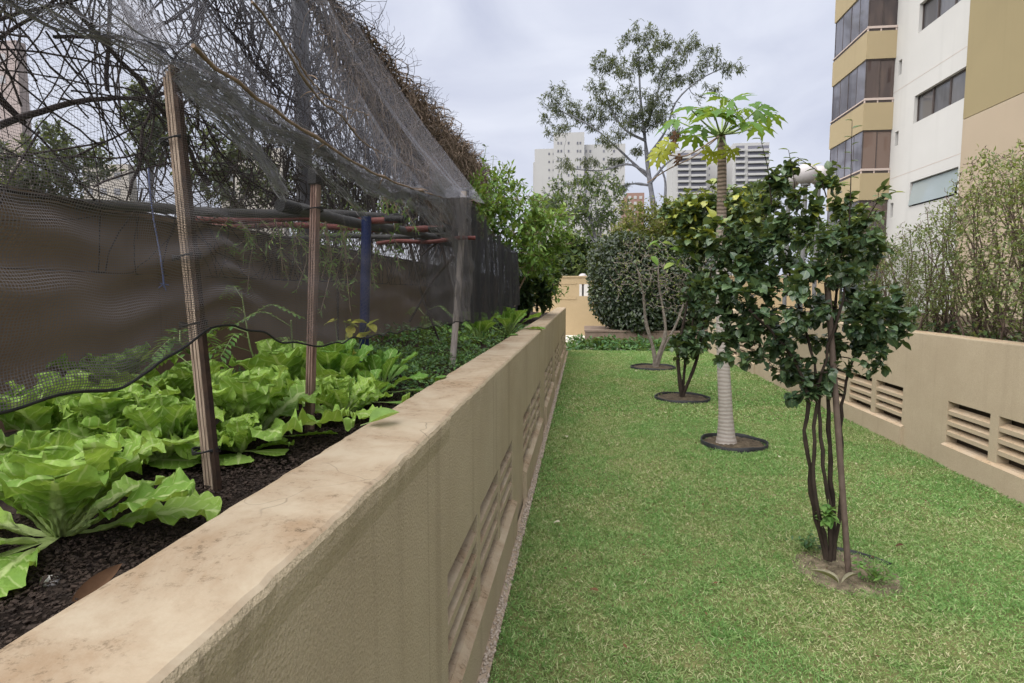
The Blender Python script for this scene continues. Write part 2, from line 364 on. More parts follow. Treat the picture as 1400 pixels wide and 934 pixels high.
M['net'] = netmat('shade_net_mesh', (0.115, 0.106, 0.106), 0.0050)
M['netthin'] = netmat('net_mesh_painted_sheen', (0.27, 0.27, 0.30), 0.0058)  # same black net; sky sheen and haze painted in as lighter grey
M['netdark'] = netmat('dark_net_mesh', (0.028, 0.028, 0.032), 0.0048)

def painted(name, c, var=0.06, rough=0.85, scale=0.6):
    t = NT(name); n = t.noise(t.pos(), scale, 5, 0.6); s = t.noise(t.pos((2.5, 2.5, 0.12)), 1.0, 3)
    col = t.ramp(n, [(0.3, tuple(x * (1 - var) for x in c)), (0.7, c)])
    col = t.mix(t.ramp(s, [(0.55, 0.0), (0.75, 0.22)]), col, tuple(x * 0.72 for x in c))
    return t.done(t.pbsdf(col, rough, 0.2, t.bump(t.noise(t.pos(), 20, 3), 0.06, 0.01)).outputs[0])
M['white'] = painted('white_paint', (0.49, 0.483, 0.465))
M['mustard'] = painted('mustard_paint', (0.27, 0.222, 0.125))
M['salmon'] = painted('salmon_paint', (0.37, 0.302, 0.222))
M['mustard2'] = painted('mustard_band', (0.335, 0.272, 0.165))
M['balctrim'] = painted('balcony_trim', (0.46, 0.38, 0.34))
M['frame'] = simple('bronze_frame', (0.05, 0.04, 0.038), (0.08, 0.065, 0.06), 8, 0.4)
def glassmat(name, a, b, rough=0.06):
    t = NT(name); col = t.ramp(t.attr('rnd'), [(0.0, a), (1.0, b)])
    n = t.noise(t.pos((1, 1, 0.25)), 1.2, 3)
    col = t.mix(t.ramp(n, [(0.45, 0.0), (0.6, 0.5)]), col, b)
    return t.done(t.pbsdf(col, rough, 0.6, t.bump(t.noise(t.pos(), 0.7, 1), 0.02, 0.05)).outputs[0])
M['glass'] = glassmat('window_glass', (0.05, 0.05, 0.055), (0.16, 0.155, 0.16))
M['paleglass'] = glassmat('sash_glass_painted_sky', (0.16, 0.19, 0.20), (0.25, 0.29, 0.30), 0.08)  # clear awning pane; its bright sky reflection is painted as a pale base
M['skyglass'] = glassmat('side_glass_painted_sky', (0.085, 0.083, 0.10), (0.17, 0.17, 0.20))  # sky reflection on the side panes is put into this blue-grey colour
M['bronzeglass'] = glassmat('balcony_glass', (0.035, 0.028, 0.03), (0.15, 0.105, 0.085))
M['tower'] = painted('tower_white', (0.40, 0.395, 0.39), 0.05, 0.9, 0.1)
M['towerdark'] = painted('tower_painted_shade', (0.15, 0.15, 0.18), 0.1, 0.7, 0.1)  # shade inside the far balconies, put into the colour
M['towerpink'] = painted('tower_pink', (0.36, 0.30, 0.285), 0.05, 0.9, 0.1)
M['towerbeige'] = painted('tower_beige', (0.36, 0.33, 0.30), 0.05, 0.9, 0.1)
M['brick'] = painted('red_brick_far', (0.27, 0.17, 0.14), 0.1, 0.9, 0.3)
M['farwin'] = glassmat('far_window', (0.08, 0.08, 0.10), (0.20, 0.20, 0.22), 0.2)
M['globe'] = simple('opal_globe', (0.36, 0.335, 0.335), (0.40, 0.38, 0.38), 3, 0.3, 0.0)
M['lamppost'] = simple('grey_post', (0.12, 0.12, 0.12), (0.16, 0.16, 0.16), 5, 0.5)

# ---------------------------------------------------------------- leaf templates (x width, y length, z up)
def leaf_t(w=0.5, fold=0.12, droop=0.18, n=4):
    ys = np.linspace(0, 1, n + 1); V = []
    for y in ys:
        ww = w * 0.5 * (math.sin(PI * min(1, max(0, y)) ** 0.8) ** 0.8 if 0 < y < 1 else 0.0)
        if y == 0: ww = 0.02 * w
        if y == 1: ww = 0.0
        z = -droop * y * y
        V += [(-ww, y, z + fold * ww / (w + 1e-6) * 1.0), (0, y, z), (ww, y, z + fold * ww / (w + 1e-6))]
    F = []
    for i in range(n):
        a = i * 3
        F += [(a, a + 1, a + 4, a + 3), (a + 1, a + 2, a + 5, a + 4)]
    return np.array(V, float), np.array(F)
T_OVAL = leaf_t(0.56, 0.22, 0.16, 4)
T_SMALL = leaf_t(0.42, 0.16, 0.12, 2)
T_NARROW = leaf_t(0.24, 0.1, 0.25, 2)
T_ROUND = leaf_t(0.80, 0.22, 0.22, 4)

def unit(v): return v / (np.linalg.norm(v, axis=-1, keepdims=True) + 1e-9)

def rand_unit(n, rs):
    return unit(rs.normal(size=(n, 3)))

# ---------------------------------------------------------------- plants: skeleton joined to the nearest node
def skeleton(stems, tips, rs, wig=0.06, seg=5, bias=0.6):
    """stems: list of (path, r0, r1). tips: points the twigs reach. Returns branch paths with radii."""
    nodes = np.concatenate([s[0] for s in stems]); rad = np.concatenate([np.linspace(s[1], s[2], len(s[0])) for s in stems])
    root = stems[0][0][0]
    order = np.argsort(np.linalg.norm(tips - nodes[-1], axis=1))
    br = []
    skip = np.concatenate([np.arange(len(s[0])) < len(s[0]) * 0.45 for s in stems])
    nodes_l = nodes[~skip]; rad_l = rad[~skip]
    par = np.zeros((len(tips), 3))
    for i in order:
        p = tips[i]
        d = np.linalg.norm(nodes_l - p, axis=1) + bias * np.maximum(0, nodes_l[:, 2] - p[2])
        k = int(np.argmin(d)); a = nodes_l[k]; L = np.linalg.norm(p - a)
        tt = np.linspace(0, 1, seg + 1)[:, None]
        path = a + (p - a) * tt
        bow = np.array([0, 0, -0.12 * L]) * np.sin(PI * tt) + rs.normal(size=(seg + 1, 3)) * wig * L * np.sin(PI * tt)
        path = path + bow
        r0 = rad_l[k] * 0.72; r1 = max(r0 * 0.45, 0.0)
        br.append((path, np.linspace(r0, r1, seg + 1)))
        nodes_l = np.concatenate([nodes_l, path[2:]]); rad_l = np.concatenate([rad_l, np.linspace(r0, r1, seg + 1)[2:]])
        par[i] = p - path[-3]
    return br, unit(par)

def lobe_tips(lobes, n, rs, shell=0.35):
    """points in a union of ellipsoids: (centre, (rx,ry,rz), weight, tone)"""
    w = np.array([l[2] for l in lobes], float); w /= w.sum()
    k = rs.choice(len(lobes), n, p=w)
    c = np.array([l[0] for l in lobes]); r = np.array([l[1] for l in lobes]); tone = np.array([l[3] for l in lobes])
    u = rand_unit(n, rs) * (shell + (1 - shell) * rs.rand(n, 1) ** 0.6)
    return c[k] + u * r[k], tone[k], u

def pxlobe(px, py, y, rpx, dy=0.0, w=None, tone=0.0, flat=1.0, dep=1.0):
    c = P(px, py, y=y + dy); s = (y + dy) / FP
    return (c, (rpx * s, rpx * s * dep, rpx * s * flat), w if w else rpx ** 2, tone)

def plant(name, label, cat, base, stems, lobes, ntips, per, leaf, tmpl, matleaf, matbark, seed, group=None, minr=0.002,
          sides=5, twig=0.10, spread=0.8, droop=0.15, rlo=0.0, rhi=0.78, wig=0.06, trunkname='trunk', crown='crown', bias=0.6, sizevar=0.35, twigs_only=False):
    rs = np.random.RandomState(seed)
    root = thing(name, label, cat, base, group)
    tips, tone, out = lobe_tips(lobes, ntips, rs)
    br, tdir = skeleton(stems, tips, rs, wig, bias=bias)
    mb = MB()
    for path, r0, r1 in stems:
        mb.tube(path, np.linspace(r0, r1, len(path)) * (1 + .13 * rs.normal(size=len(path))), max(sides, 7))
    for path, r in br: mb.tube(path, np.maximum(r, minr), sides if r[0] > 3 * minr else 3, cap=False)
    mb.build(trunkname, matbark, root)
    if per > 0:
        n = ntips * per
        idx = np.repeat(np.arange(ntips), per)
        back = rs.rand(n, 1) ** 0.8 * twig
        pos = tips[idx] - tdir[idx] * back + rand_unit(n, rs) * twig * 0.25
        side = rand_unit(n, rs)
        d = unit(tdir[idx] * 0.6 + side * spread + np.array([0, 0, -droop]))
        up = unit(rand_unit(n, rs) * 0.55 + np.array([0, 0, 1.0]))
        rnd = np.clip(rs.uniform(rlo, rhi, n) + tone[idx] + rs.normal(0, .05, ntips)[idx], 0, 1)
        lb = MB().scatter(tmpl[0], tmpl[1], pos, d, up, leaf * (1 - sizevar + 2 * sizevar * rs.rand(n)), rnd)
        lb.build(crown, matleaf, root)
    return root

def wiggle(a, b, n, amp, rs, extra=None):
    a = np.asarray(a, float); b = np.asarray(b, float); t = np.linspace(0, 1, n)[:, None]
    p = a + (b - a) * t
    w = rs.normal(size=(n, 3)); w = (w + np.roll(w, 1, 0) + np.roll(w, -1, 0)) / 3
    return p + w * amp * np.sin(PI * np.clip(t, 0.0, 1)) ** 0.5

def smooth_path(pts, n):
    pts = np.asarray(pts, float); d = np.concatenate([[0], np.cumsum(np.linalg.norm(np.diff(pts, axis=0), axis=1))])
    s = np.linspace(0, d[-1], n)
    out = np.stack([np.interp(s, d, pts[:, i]) for i in range(3)], -1)
    for _ in range(2):
        o = out.copy(); o[1:-1] = (out[:-2] + 2 * out[1:-1] + out[2:]) / 4; out = o
    return out

# =====================================================================================================
# SETTING
# =====================================================================================================
XW = -0.445        # lawn-side face of the planter wall
ZT = 1.19          # its top
ZS = 1.09          # soil in the bed
XR = 3.34          # face of the wall on the other side of the lawn
XB = -2.1          # garden wall behind the bed
YE = 15.6

m = MB(); m.add([(-900, -60, -0.05), (900, -60, -0.05), (900, 1500, -0.05), (-900, 1500, -0.05)], [(0, 1, 2, 3)])
kind(m.build('ground', M['terrain']), 'structure')
gx = np.linspace(-0.41, XR + 0.02, 30); gy = np.linspace(-1, 16.3, 120)
G = np.array([[(x, y, -0.012 + 0.008 * math.sin(3 * x + 1.3 * y) * math.sin(2.1 * y)) for x in gx] for y in gy])
kind(MB().grid(G).build('lawn', M['thatch']), 'structure')
m = MB(); m.add([(-6, 16.3, -0.02), (9, 16.3, -0.02), (9, 60, -0.02), (-6, 60, -0.02)], [(0, 1, 2, 3)])
kind(m.build('path', M['pave']), 'structure')
gy = np.linspace(-1, YE, 300); gx = np.linspace(-0.43, -0.37, 5)
G = np.array([[(x, y, 0.012 + 0.006 * RS.rand()) for x in gx] for y in gy])
kind(MB().grid(G).build('gravel_strip', M['gravelbed']), 'structure')
def ico():
    t = (1 + 5 ** .5) / 2
    V = np.array([(-1, t, 0), (1, t, 0), (-1, -t, 0), (1, -t, 0), (0, -1, t), (0, 1, t), (0, -1, -t), (0, 1, -t), (t, 0, -1), (t, 0, 1), (-t, 0, -1), (-t, 0, 1)], float)
    F = np.array([(0, 11, 5), (0, 5, 1), (0, 1, 7), (0, 7, 10), (0, 10, 11), (1, 5, 9), (5, 11, 4), (11, 10, 2), (10, 7, 6), (7, 1, 8), (3, 9, 4), (3, 4, 2), (3, 2, 6), (3, 6, 8), (3, 8, 9), (4, 9, 5), (2, 4, 11), (6, 2, 10), (8, 6, 7), (9, 8, 1)])
    return V / np.linalg.norm(V[0]), F
ICO = ico()
n = 2600
pos = np.stack([RS.uniform(-0.41, -0.37, n), RS.uniform(1.6, 13, n) ** 1.0, np.full(n, 0.018)], -1)
kind(MB().scatter(ICO[0], ICO[1], pos, rand_unit(n, RS), rand_unit(n, RS), RS.uniform(0.003, 0.009, n), RS.rand(n)).build('gravel', M['pebble']), 'stuff')

# ---- lawn blades
def lawn_blades():
    rs = np.random.RandomState(5)
    P_, S_, W_ = [], [], []
    for y0, y1, dens, w, h in ((1.7, 4.2, 15000, 0.0036, 0.036), (4.2, 7.5, 8500, 0.0050, 0.036), (7.5, 16.3, 3000, 0.0098, 0.038)):
        a = (XR + 0.35) * (y1 - y0); k = int(a * dens)
        p = np.stack([rs.uniform(-0.375, XR - 0.005, k), rs.uniform(y0, y1, k), np.zeros(k)], -1)
        # keep only what the frame can see plus a margin
        d = (p - CAM) @ FW; u = (p - CAM) @ RT / d
        ok = u < 1.7
        # tree rings stay bare
        for cx, cy, r in RINGS:
            ok &= (np.hypot(p[:, 0] - cx, p[:, 1] - cy) > r * ((0.93 + 0.12 * rs.rand(k)) if r > .31 else (0.15 + 0.8 * rs.rand(k))))
        p = p[ok]; P_.append(p); S_.append(np.full(len(p), h)); W_.append(np.full(len(p), w))
    p = np.concatenate(P_); h = np.concatenate(S_); w = np.concatenate(W_); n = len(p)
    clump = 0.75 + 0.35 * np.sin(p[:, 0] * 9 + 2 * np.sin(p[:, 1] * 5)) * np.sin(p[:, 1] * 8 + 1.7 * np.sin(p[:, 0] * 6))
    h = h * clump * rs.uniform(0.55, 1.25, n) * np.where(p[:, 0] < -0.25, 1.25, 1.0)
    d = rand_unit(n, rs); d[:, 2] = np.abs(d[:, 2]) * 0.5 + 0.22
    tv = np.array([(-0.5, 0, 0), (0.5, 0, 0), (-0.42, 0.55, 0.03), (0.42, 0.55, 0.03), (0, 1, -0.14)])
    tf4 = np.array([(0, 1, 3, 2)]); tf3 = np.array([(2, 3, 4)])
    up = unit(rand_unit(n, rs) + np.array([0, 0, 0.4]))
    rnd = rs.beta(1.6, 2.0, n)
    mb = MB()
    for tf in (tf4, tf3):
        mb.scatter(tv, tf, p, d, up, h, rnd, wid=w * rs.uniform(0.7, 1.3, n))
    return kind(mb.build('lawn_grass', M['grass']), 'stuff')
C0 = P(1148, 778, z=0); C1 = P(993, 607, z=0); C2 = P(932, 545, z=0); C3 = P(895, 503, z=0)
RINGS = [(C0[0] + 0.02, C0[1] - 0.02, 0.305), (C1[0] + 0.07, C1[1], 0.33), (C2[0], C2[1], 0.40), (C3[0] - 0.03, C3[1], 0.48)]
lawn_blades()

# ---------------------------------------------------------------- walls with openings
def holed(mb, o, u, v, nrm, U, Vv, holes, depth, rnd=0.5, mi=0):
    """flat face with rectangular holes (u0,u1,v0,v1); reveals go in by depth"""
    o, u, v, nrm = [np.asarray(q, float) for q in (o, u, v, nrm)]
    us = sorted({U[0], U[1], *[h[0] for h in holes], *[h[1] for h in holes]}); vs = sorted({Vv[0], Vv[1], *[h[2] for h in holes], *[h[3] for h in holes]})
    us = [x for x in us if U[0] <= x <= U[1]]; vs = [x for x in vs if Vv[0] <= x <= Vv[1]]
    pt = lambda a, b, d=0.0: o + u * a + v * b - nrm * d
    flip = np.dot(np.cross(u, v), nrm) < 0
    def q(pts): mb.add(pts if not flip else pts[::-1], [(0, 1, 2, 3)], rnd, mi)
    for i in range(len(us) - 1):
        for j in range(len(vs) - 1):
            cu, cv = (us[i] + us[i + 1]) / 2, (vs[j] + vs[j + 1]) / 2
            if any(h[0] < cu < h[1] and h[2] < cv < h[3] for h in holes): continue
            q([pt(us[i], vs[j]), pt(us[i + 1], vs[j]), pt(us[i + 1], vs[j + 1]), pt(us[i], vs[j + 1])])
    for a, b, c, d in holes:
        q([pt(a, c), pt(a, c, depth), pt(b, c, depth), pt(b, c)][::-1]); q([pt(a, d), pt(b, d), pt(b, d, depth), pt(a, d, depth)][::-1])
        q([pt(a, c), pt(a, d), pt(a, d, depth), pt(a, c, depth)][::-1]); q([pt(b, c), pt(b, c, depth), pt(b, d, depth), pt(b, d)][::-1])

def vented_wall(name, label, xf, sgn, y0, y1, top, thick, groups, zv0, zv1, mat, plinth_out, nslat, zb, capnoise):
    """sgn: +1 face looks to +x, -1 to -x"""
    root = thing(name, label, 'wall', (xf - sgn * thick / 2, (y0 + y1) / 2, 0))
    holes = [(a, b, zv0, zv1) for g in groups for a, b in g if a >= y0 and b <= y1]
    mb = MB(); capz = top - 0.09
    holed(mb, (xf, 0, 0), (0, 1, 0), (0, 0, 1), (sgn, 0, 0), (y0, y1), (-0.05, capz), holes, 0.10)
    # upper part: a swept profile with worn arrises
    ys = np.arange(y0, y1 + 0.02, 0.035); rs = np.random.RandomState(3)
    k = len(ys); nz = lambda s: np.convolve(rs.normal(size=k + 8), np.ones(9) / 9, 'valid')[:k] * s
    o1, o2, o3 = nz(capnoise), nz(capnoise), nz(capnoise); jag = rs.normal(size=k) * capnoise * 0.22
    prof = [(0, capz), (0, top - 0.045), (0, top - 0.016), (-0.005, top - 0.006), (-0.014, top - 0.001), (-0.05, top), (-thick * 0.5, top - 0.002), (-thick + 0.03, top), (-thick + 0.008, top - 0.006), (-thick, top - 0.02), (-thick, capz - 0.1)]
    G = np.zeros((k, len(prof), 3))
    for j, (dx, z) in enumerate(prof):
        f = 0 if j == 0 else 1
        edge = 1.0 if 1 <= j <= 4 else (0.8 if j in (7, 8, 9) else 0.0)
        thk = np.where(ys < 1.93, 0.007, 0.0) * (1 if 1 <= j <= 4 and capnoise > 0.01 else 0)
        off = (o1 * 0.06 + jag * 0.7) * edge * (1 if j < 6 else -1) * (0.4 if j == 1 else 1)
        G[:, j, 0] = xf + sgn * (dx + off + thk); G[:, j, 1] = ys; G[:, j, 2] = z + f * (o2 * 0.10 * (1 if j > 1 else 0) + o3 * 0.15 * (j in (5, 6, 7)))
    g2 = G if sgn > 0 else G[:, ::-1]
    mb.grid(g2)
    xb = xf - sgn * thick
    mb.add([(xb, y0, -0.05), (xb, y1, -0.05), (xb, y1, capz - 0.1), (xb, y0, capz - 0.1)], [(0, 1, 2, 3) if sgn < 0 else (3, 2, 1, 0)])
    mb.add([(xf, y1, -0.05), (xb, y1, -0.05), (xb, y1, top - 0.02), (xf, y1, top - 0.02)], [(0, 1, 2, 3)])
    body = mb.build('wall_body', mat, root, smooth=False)
    for g in groups:
        gg = [(a, b) for a, b in g if a >= y0 and b <= y1]
        if not gg: continue
        pb = MB(); a0, b0 = min(x[0] for x in gg) - 0.05, max(x[1] for x in gg) + 0.02
        xs = sorted([xf - sgn * 0.0, xf + sgn * plinth_out])
        # plinth with slightly sloped sill
        V = [(xf, a0, -0.05), (xf + sgn * plinth_out, a0, -0.05), (xf + sgn * plinth_out, a0, zv0 - 0.022), (xf, a0, zv0 - 0.004)]
        V += [(x, b0, z) for x, _, z in V]
        F = [(0, 1, 2, 3), (7, 6, 5, 4), (1, 5, 6, 2), (2, 6, 7, 3)]
        if sgn < 0: F = [f[::-1] for f in F]
        pb.add(V, F)
        pb.build('plinth', mat, root, smooth=False)
        for a, b in gg:
            vb = MB(); back = xf - sgn * 0.096
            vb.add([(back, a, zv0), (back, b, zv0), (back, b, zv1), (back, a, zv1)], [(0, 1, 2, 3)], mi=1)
            pitch = (zv1 - zv0) / nslat
            for i in range(nslat):
                zc = zv0 + pitch * (i + (0.0 if zb else 1.0))
                if i == (0 if zb else nslat - 1): continue
                # tilted slab: outer edge low
                w, th = 0.062, 0.036
                V = []
                for yy in (a - 0.002, b + 0.002):
                    V += [(xf - sgn * 0.004, yy, zc - 0.026), (xf - sgn * 0.004, yy, zc - 0.026 + th), (xf - sgn * (0.004 + w), yy, zc + 0.026 + th * 0.4), (xf - sgn * (0.004 + w), yy, zc - 0.004)]
                F = [(0, 1, 5, 4), (1, 2, 6, 5), (2, 3, 7, 6), (3, 0, 4, 7)]
                if sgn > 0: F = [f[::-1] for f in F]
                vb.add(V, F)
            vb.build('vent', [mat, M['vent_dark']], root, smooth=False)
    return root

zl0 = float(P(700.3, 684, x=XW)[2]); zl1 = float(P(700, 602, x=XW)[2])
ya = [float(P(q, 700, x=XW)[1]) for q in (611, 652, 657, 680.5, 684, 700.5, 715.3)]
per = ya[6] - ya[0]; w1 = (ya[5] - ya[0] - 0.15) / 3
print('left vents', zl0, zl1, ya, per)
lgroups = [[(ya[0] + k * per + i * (w1 + 0.075), ya[0] + k * per + i * (w1 + 0.075) + w1) for i in range(3)] for k in range(-1, 6)]
vented_wall('planter_wall', 'long tan stucco planter wall beside the lettuces, dirt stained flat top', XW, 1, -0.9, YE, ZT, 0.235, lgroups, zl0, zl1, M['wall'], 0.032, 4, False, 0.011)

yr = [float(P(q, 600, x=XR)[1]) for q in (1293, 1352, 1364, 1231)]
zr1 = float(P(1295, 548, x=XR)[2]); zr0 = float(P(1291, 604, x=XR)[2])
print('right vents', zr0, zr1, yr)
wr = yr[0] - yr[1]; dr = max(yr[1] - yr[2], 0.07); grp = 3 * wr + 2 * dr
gapp = yr[3] - yr[0]
rgroups = []
for k in range(-1, 4):
    s0 = yr[0] - grp + k * (grp + gapp)
    rgroups.append([(s0 + i * (wr + dr), s0 + i * (wr + dr) + wr) for i in range(3)])
vented_wall('planter_wall', 'tan rendered wall under the twiggy hedge, clean face with rows of vents', XR, -1, 0.6, 16.2, 1.2, 0.16, rgroups, zr0, zr1, M['rwall'], 0.03, 4, False, 0.004)
# soil behind the right wall
m = MB(); m.add([(XR + 0.16, 0.6, 1.10), (8.0, 0.6, 1.10), (8.0, 16.2, 1.10), (XR + 0.16, 16.2, 1.10)], [(0, 1, 2, 3)])
kind(m.build('hedge_soil', M['mulch']), 'structure')

# ---- back wall of the bed
zb = [(-0.5, float(P(0, 266, x=XB)[2])), (9, float(P(617, 364, x=XB)[2])), (13, float(P(617, 364, x=XB)[2]))]
zbw = 0.5 * (zb[0][1] + zb[1][1]); print('back wall', zb)
t = thing('boundary_wall', 'tan rendered garden wall, shade put into its brown colour, behind the netting, chain link fence on top', 'wall', (XB - 0.08, 6, 0))
m = MB(); m.box(XB - 0.16, XB, -0.9, 14.5, -0.05, zbw - 0.03)
m.build('wall_body', M['backwall'], t, smooth=False)
m = MB(); m.box(XB - 0.18, XB + 0.02, -0.9, 14.5, zbw - 0.03, zbw)
m.build('coping', M['backwall'], t, smooth=False)

# ---- soil in the bed
gx = np.linspace(XB, XW - 0.22, 40); gy = np.linspace(-0.5, 14.5, 320)
G = np.zeros((len(gy), len(gx), 3)); X, Y = np.meshgrid(gx, gy)
G[..., 0] = X; G[..., 1] = Y
G[..., 2] = ZS + 0.012 * np.sin(X * 11 + 2 * np.sin(Y * 5)) * np.sin(Y * 9) + RS.normal(size=X.shape) * 0.006
G[:, -1, 2] = ZS - 0.005
kind(MB().grid(G).build('bed_soil', M['soil']), 'structure')
n = 26000
bx = np.array([(x, y, z) for z in (-0.12, 0.12) for y in (0, 1) for x in (-0.35, 0.35)], float)
bf = np.array([(0, 2, 3, 1), (4, 5, 7, 6), (0, 1, 5, 4), (2, 6, 7, 3), (0, 4, 6, 2), (1, 3, 7, 5)])
pos = np.stack([RS.uniform(-1.25, XW - 0.245, n), 0.55 + 2.9 * RS.rand(n) ** 1.3, ZS + 0.012 + 0.014 * RS.rand(n)], -1)
d = rand_unit(n, RS); d[:, 2] *= 0.35
kind(MB().scatter(bx, bf, pos, d, unit(rand_unit(n, RS) * 0.5 + np.array([0, 0, 1])), RS.uniform(0.003, 0.0095, n) , RS.rand(n)).build('bark_mulch', M['chips'], smooth=False), 'stuff')

# =====================================================================================================
# FENCE, VINES, NET, POLES
# =====================================================================================================
ZF = 3.86; YF0, YF1 = 1.2, 11.6
fence = thing('chain_link_fence', 'tall chain link fence on the brown wall, choked with dead vines', 'fence', (XB - 0.05, 6.4, zbw))
m = MB(); p_ = 0.075; nz_ = int((ZF - zbw) / (p_ / 2)) + 1
for i, y in enumerate(np.arange(YF0, YF1, p_)):
    zz = zbw + np.arange(nz_) * p_ / 2; s = np.where(np.arange(nz_) % 2 == 0, 0, 1) 
    ofs = (s if i % 2 == 0 else s) * p_ * 1.02 - p_ * 0.51
    path = np.stack([XB - 0.05 + 0.003 * np.where(s == 1, 1, -1), y + (ofs if i % 1 == 0 else -ofs), zz], -1)
    m.tube(path, 0.0024, 3, cap=False)
m.build('wire_mesh', M['wire'], fence)
for y in (4.15 + XB * 0, 7.4, 10.6, 1.25):
    m = MB(); m.tube([(XB + 0.07, y, zbw - 0.02), (XB + 0.07, y, ZF + 0.1)], 0.058, 10)
    m.build('post', M['galv'], fence)
m = MB(); m.tube([(XB - 0.05, YF0, ZF), (XB - 0.05, YF1, ZF)], 0.018, 6); m.build('rail', M['galv'], fence)

def vine_strand(rs, y, z, ang, L, n, curl, xj, x0=XB):
    t = np.linspace(0, 1, n); a = ang + np.cumsum(rs.normal(size=n) * curl)
    yy = y + np.cumsum(np.cos(a)) * L / n; zz = z + np.cumsum(np.sin(a)) * L / n
    xx = x0 + 0.02 + xj * rs.rand() + np.cumsum(rs.normal(size=n) * 0.012)
    return np.stack([xx, yy, zz], -1)

rs = np.random.RandomState(21)
vroot = thing('dead_vine', 'tangle of dark dead vine stems climbing the chain link fence', 'vine', (XB, 6, zbw))
m = MB()
for k in range(60):                                     # main stems
    y = 1.5 + 9.0 * rs.rand() ** 1.5
    pth = vine_strand(rs, y, zbw + rs.uniform(-0.1, 1.2), rs.choice([1.2, 1.9, 0.35, 2.8, 0.9, 2.2]) + rs.normal() * 0.2, rs.uniform(1.6, 3.0), 26, 0.06, 0.06)
    pth[:, 2] = np.clip(pth[:, 2], zbw, ZF + 0.02)
    m.tube(pth, np.linspace(rs.uniform(0.007, 0.013), 0.004, 26), 5, cap=False)
for k in range(330):
    y = 1.4 + 8.0 * rs.rand() ** 1.4
    pth = vine_strand(rs, y, rs.uniform(zbw - .1, ZF), rs.choice([1.1, 2.0, 0.45, 2.7, -0.5, -2.6]) + rs.normal() * .3, rs.uniform(1.2, 2.8), 22, 0.07, 0.08)
    pth[:, 2] = np.clip(pth[:, 2], zbw - .02, ZF + 0.03)
    m.tube(pth, np.linspace(rs.uniform(0.0035, 0.0068), 0.0025, 22), 4, cap=False)
m.build('stems', M['vine'], vroot)
m = MB()
for k in range(3200):
    y = 1.7 + 9.8 * rs.rand() ** 0.75
    if y < 3.0 and rs.rand() < 0.2: continue
    z = rs.uniform(zbw + 0.25, ZF) if rs.rand() < 0.8 else rs.uniform(zbw, ZF)
    n_ = 16; pth = vine_strand(rs, y, z, rs.uniform(0, 2 * PI), rs.uniform(0.5, 1.7), n_, 0.10, 0.12)
    over = np.maximum(0, pth[:, 2] - ZF); pth[:, 2] -= over * 0.9; pth[:, 0] += over * 0.3
    pth[:, 2] = np.maximum(pth[:, 2], zbw - 0.3 * (pth[:, 0] > XB))
    m.tube(pth, np.linspace(rs.uniform(0.0028, 0.0055), 0.0016, n_), 3, cap=False)
m.build('twigs', M['vine'], vroot)
# straw coloured heap tumbling over the top of the fence
sroot = thing('dry_creeper', 'straw brown heap of dry creeper tumbling over the fence top', 'vine', (XB, 7, ZF))
m = MB()
for k in range(2500):
    y = 4.4 + 7.2 * rs.rand() ** 0.85
    f = min(1, (y - 4.0) / 3.2)
    z = ZF + rs.uniform(-0.95 * f - 0.12, 0.06)
    n_ = 14; L = rs.uniform(0.25, 0.9)
    pth = vine_strand(rs, y, z, rs.choice([-PI / 2, -PI / 2, 0.3, 2.7]) + rs.normal() * 0.6, L, n_, 0.28, 0.05)
    pth[:, 0] += 0.06 + 0.28 * f * rs.rand() * np.sin(np.linspace(0.3, 2.4, n_))
    pth[:, 2] = np.minimum(pth[:, 2], ZF - 0.02 + 0.07 * rs.rand())
    m.tube(pth, np.linspace(rs.uniform(0.005, 0.012), 0.0025, n_), 3, rnd=rs.rand(), cap=False)
m.build('stems', M['straw'], sroot)
for k in range(34):
    m = MB()                                     # sprigs standing out above
    y = rs.uniform(3.2, 11.2); n_ = 10; L = rs.uniform(0.15, 0.6)
    pth = vine_strand(rs, y, ZF + 0.03, PI / 2 + rs.normal() * 0.6, L, n_, 0.16, 0.1)
    m.tube(pth, np.linspace(0.004, 0.0015, n_), 3, cap=False)
    for q_ in range(3):
        i = rs.randint(4, 9); p2 = vine_strand(rs, pth[i, 1], pth[i, 2], PI / 2 + rs.normal(), L * 0.3, 5, 0.2, 0.0, pth[i, 0])
        m.tube(p2, 0.0016, 3, cap=False)
    m.build('sprig', M['vine'], sroot)

# ---- shade net -----------------------------------------------------------
XN = -0.93
topc = np.array([P(a, b, x=XN) for a, b in ((-320, -420), (-60, -95), (60, 2), (150, 55), (222, 93), (236, 92), (262, 108), (330, 160), (400, 196), (470, 238), (520, 258), (570, 272), (606, 270), (634, 257), (650, 262))])
hemc = np.array([P(a, b, x=XN) for a, b in ((-500, 640), (-120, 575), (0, 552), (60, 540), (120, 527), (172, 508), (215, 478), (262, 452), (290, 443), (318, 452), (352, 463), (392, 472), (432, 470), (470, 462), (520, 455), (570, 446), (612, 437), (632, 430), (652, 432))])
yst = np.linspace(0.42, 3.95, 170)
zt = np.interp(yst, topc[:, 1], topc[:, 2]); zh = np.interp(yst, hemc[:, 1], hemc[:, 2])
def net_x(y): return np.interp(y, [0.3, 0.9, 1.36, 1.7, 1.95, 2.7, 3.6, 3.9], [-0.91, -0.88, -0.875, -0.875, -0.865, -0.87, -0.80, -0.76])
rs = np.random.RandomState(4)
nv = 46; vv = np.linspace(0, 1, nv)
G = np.zeros((len(yst), nv, 3)); cov = np.zeros((len(yst), nv)); uv = np.zeros((len(yst), nv, 2))
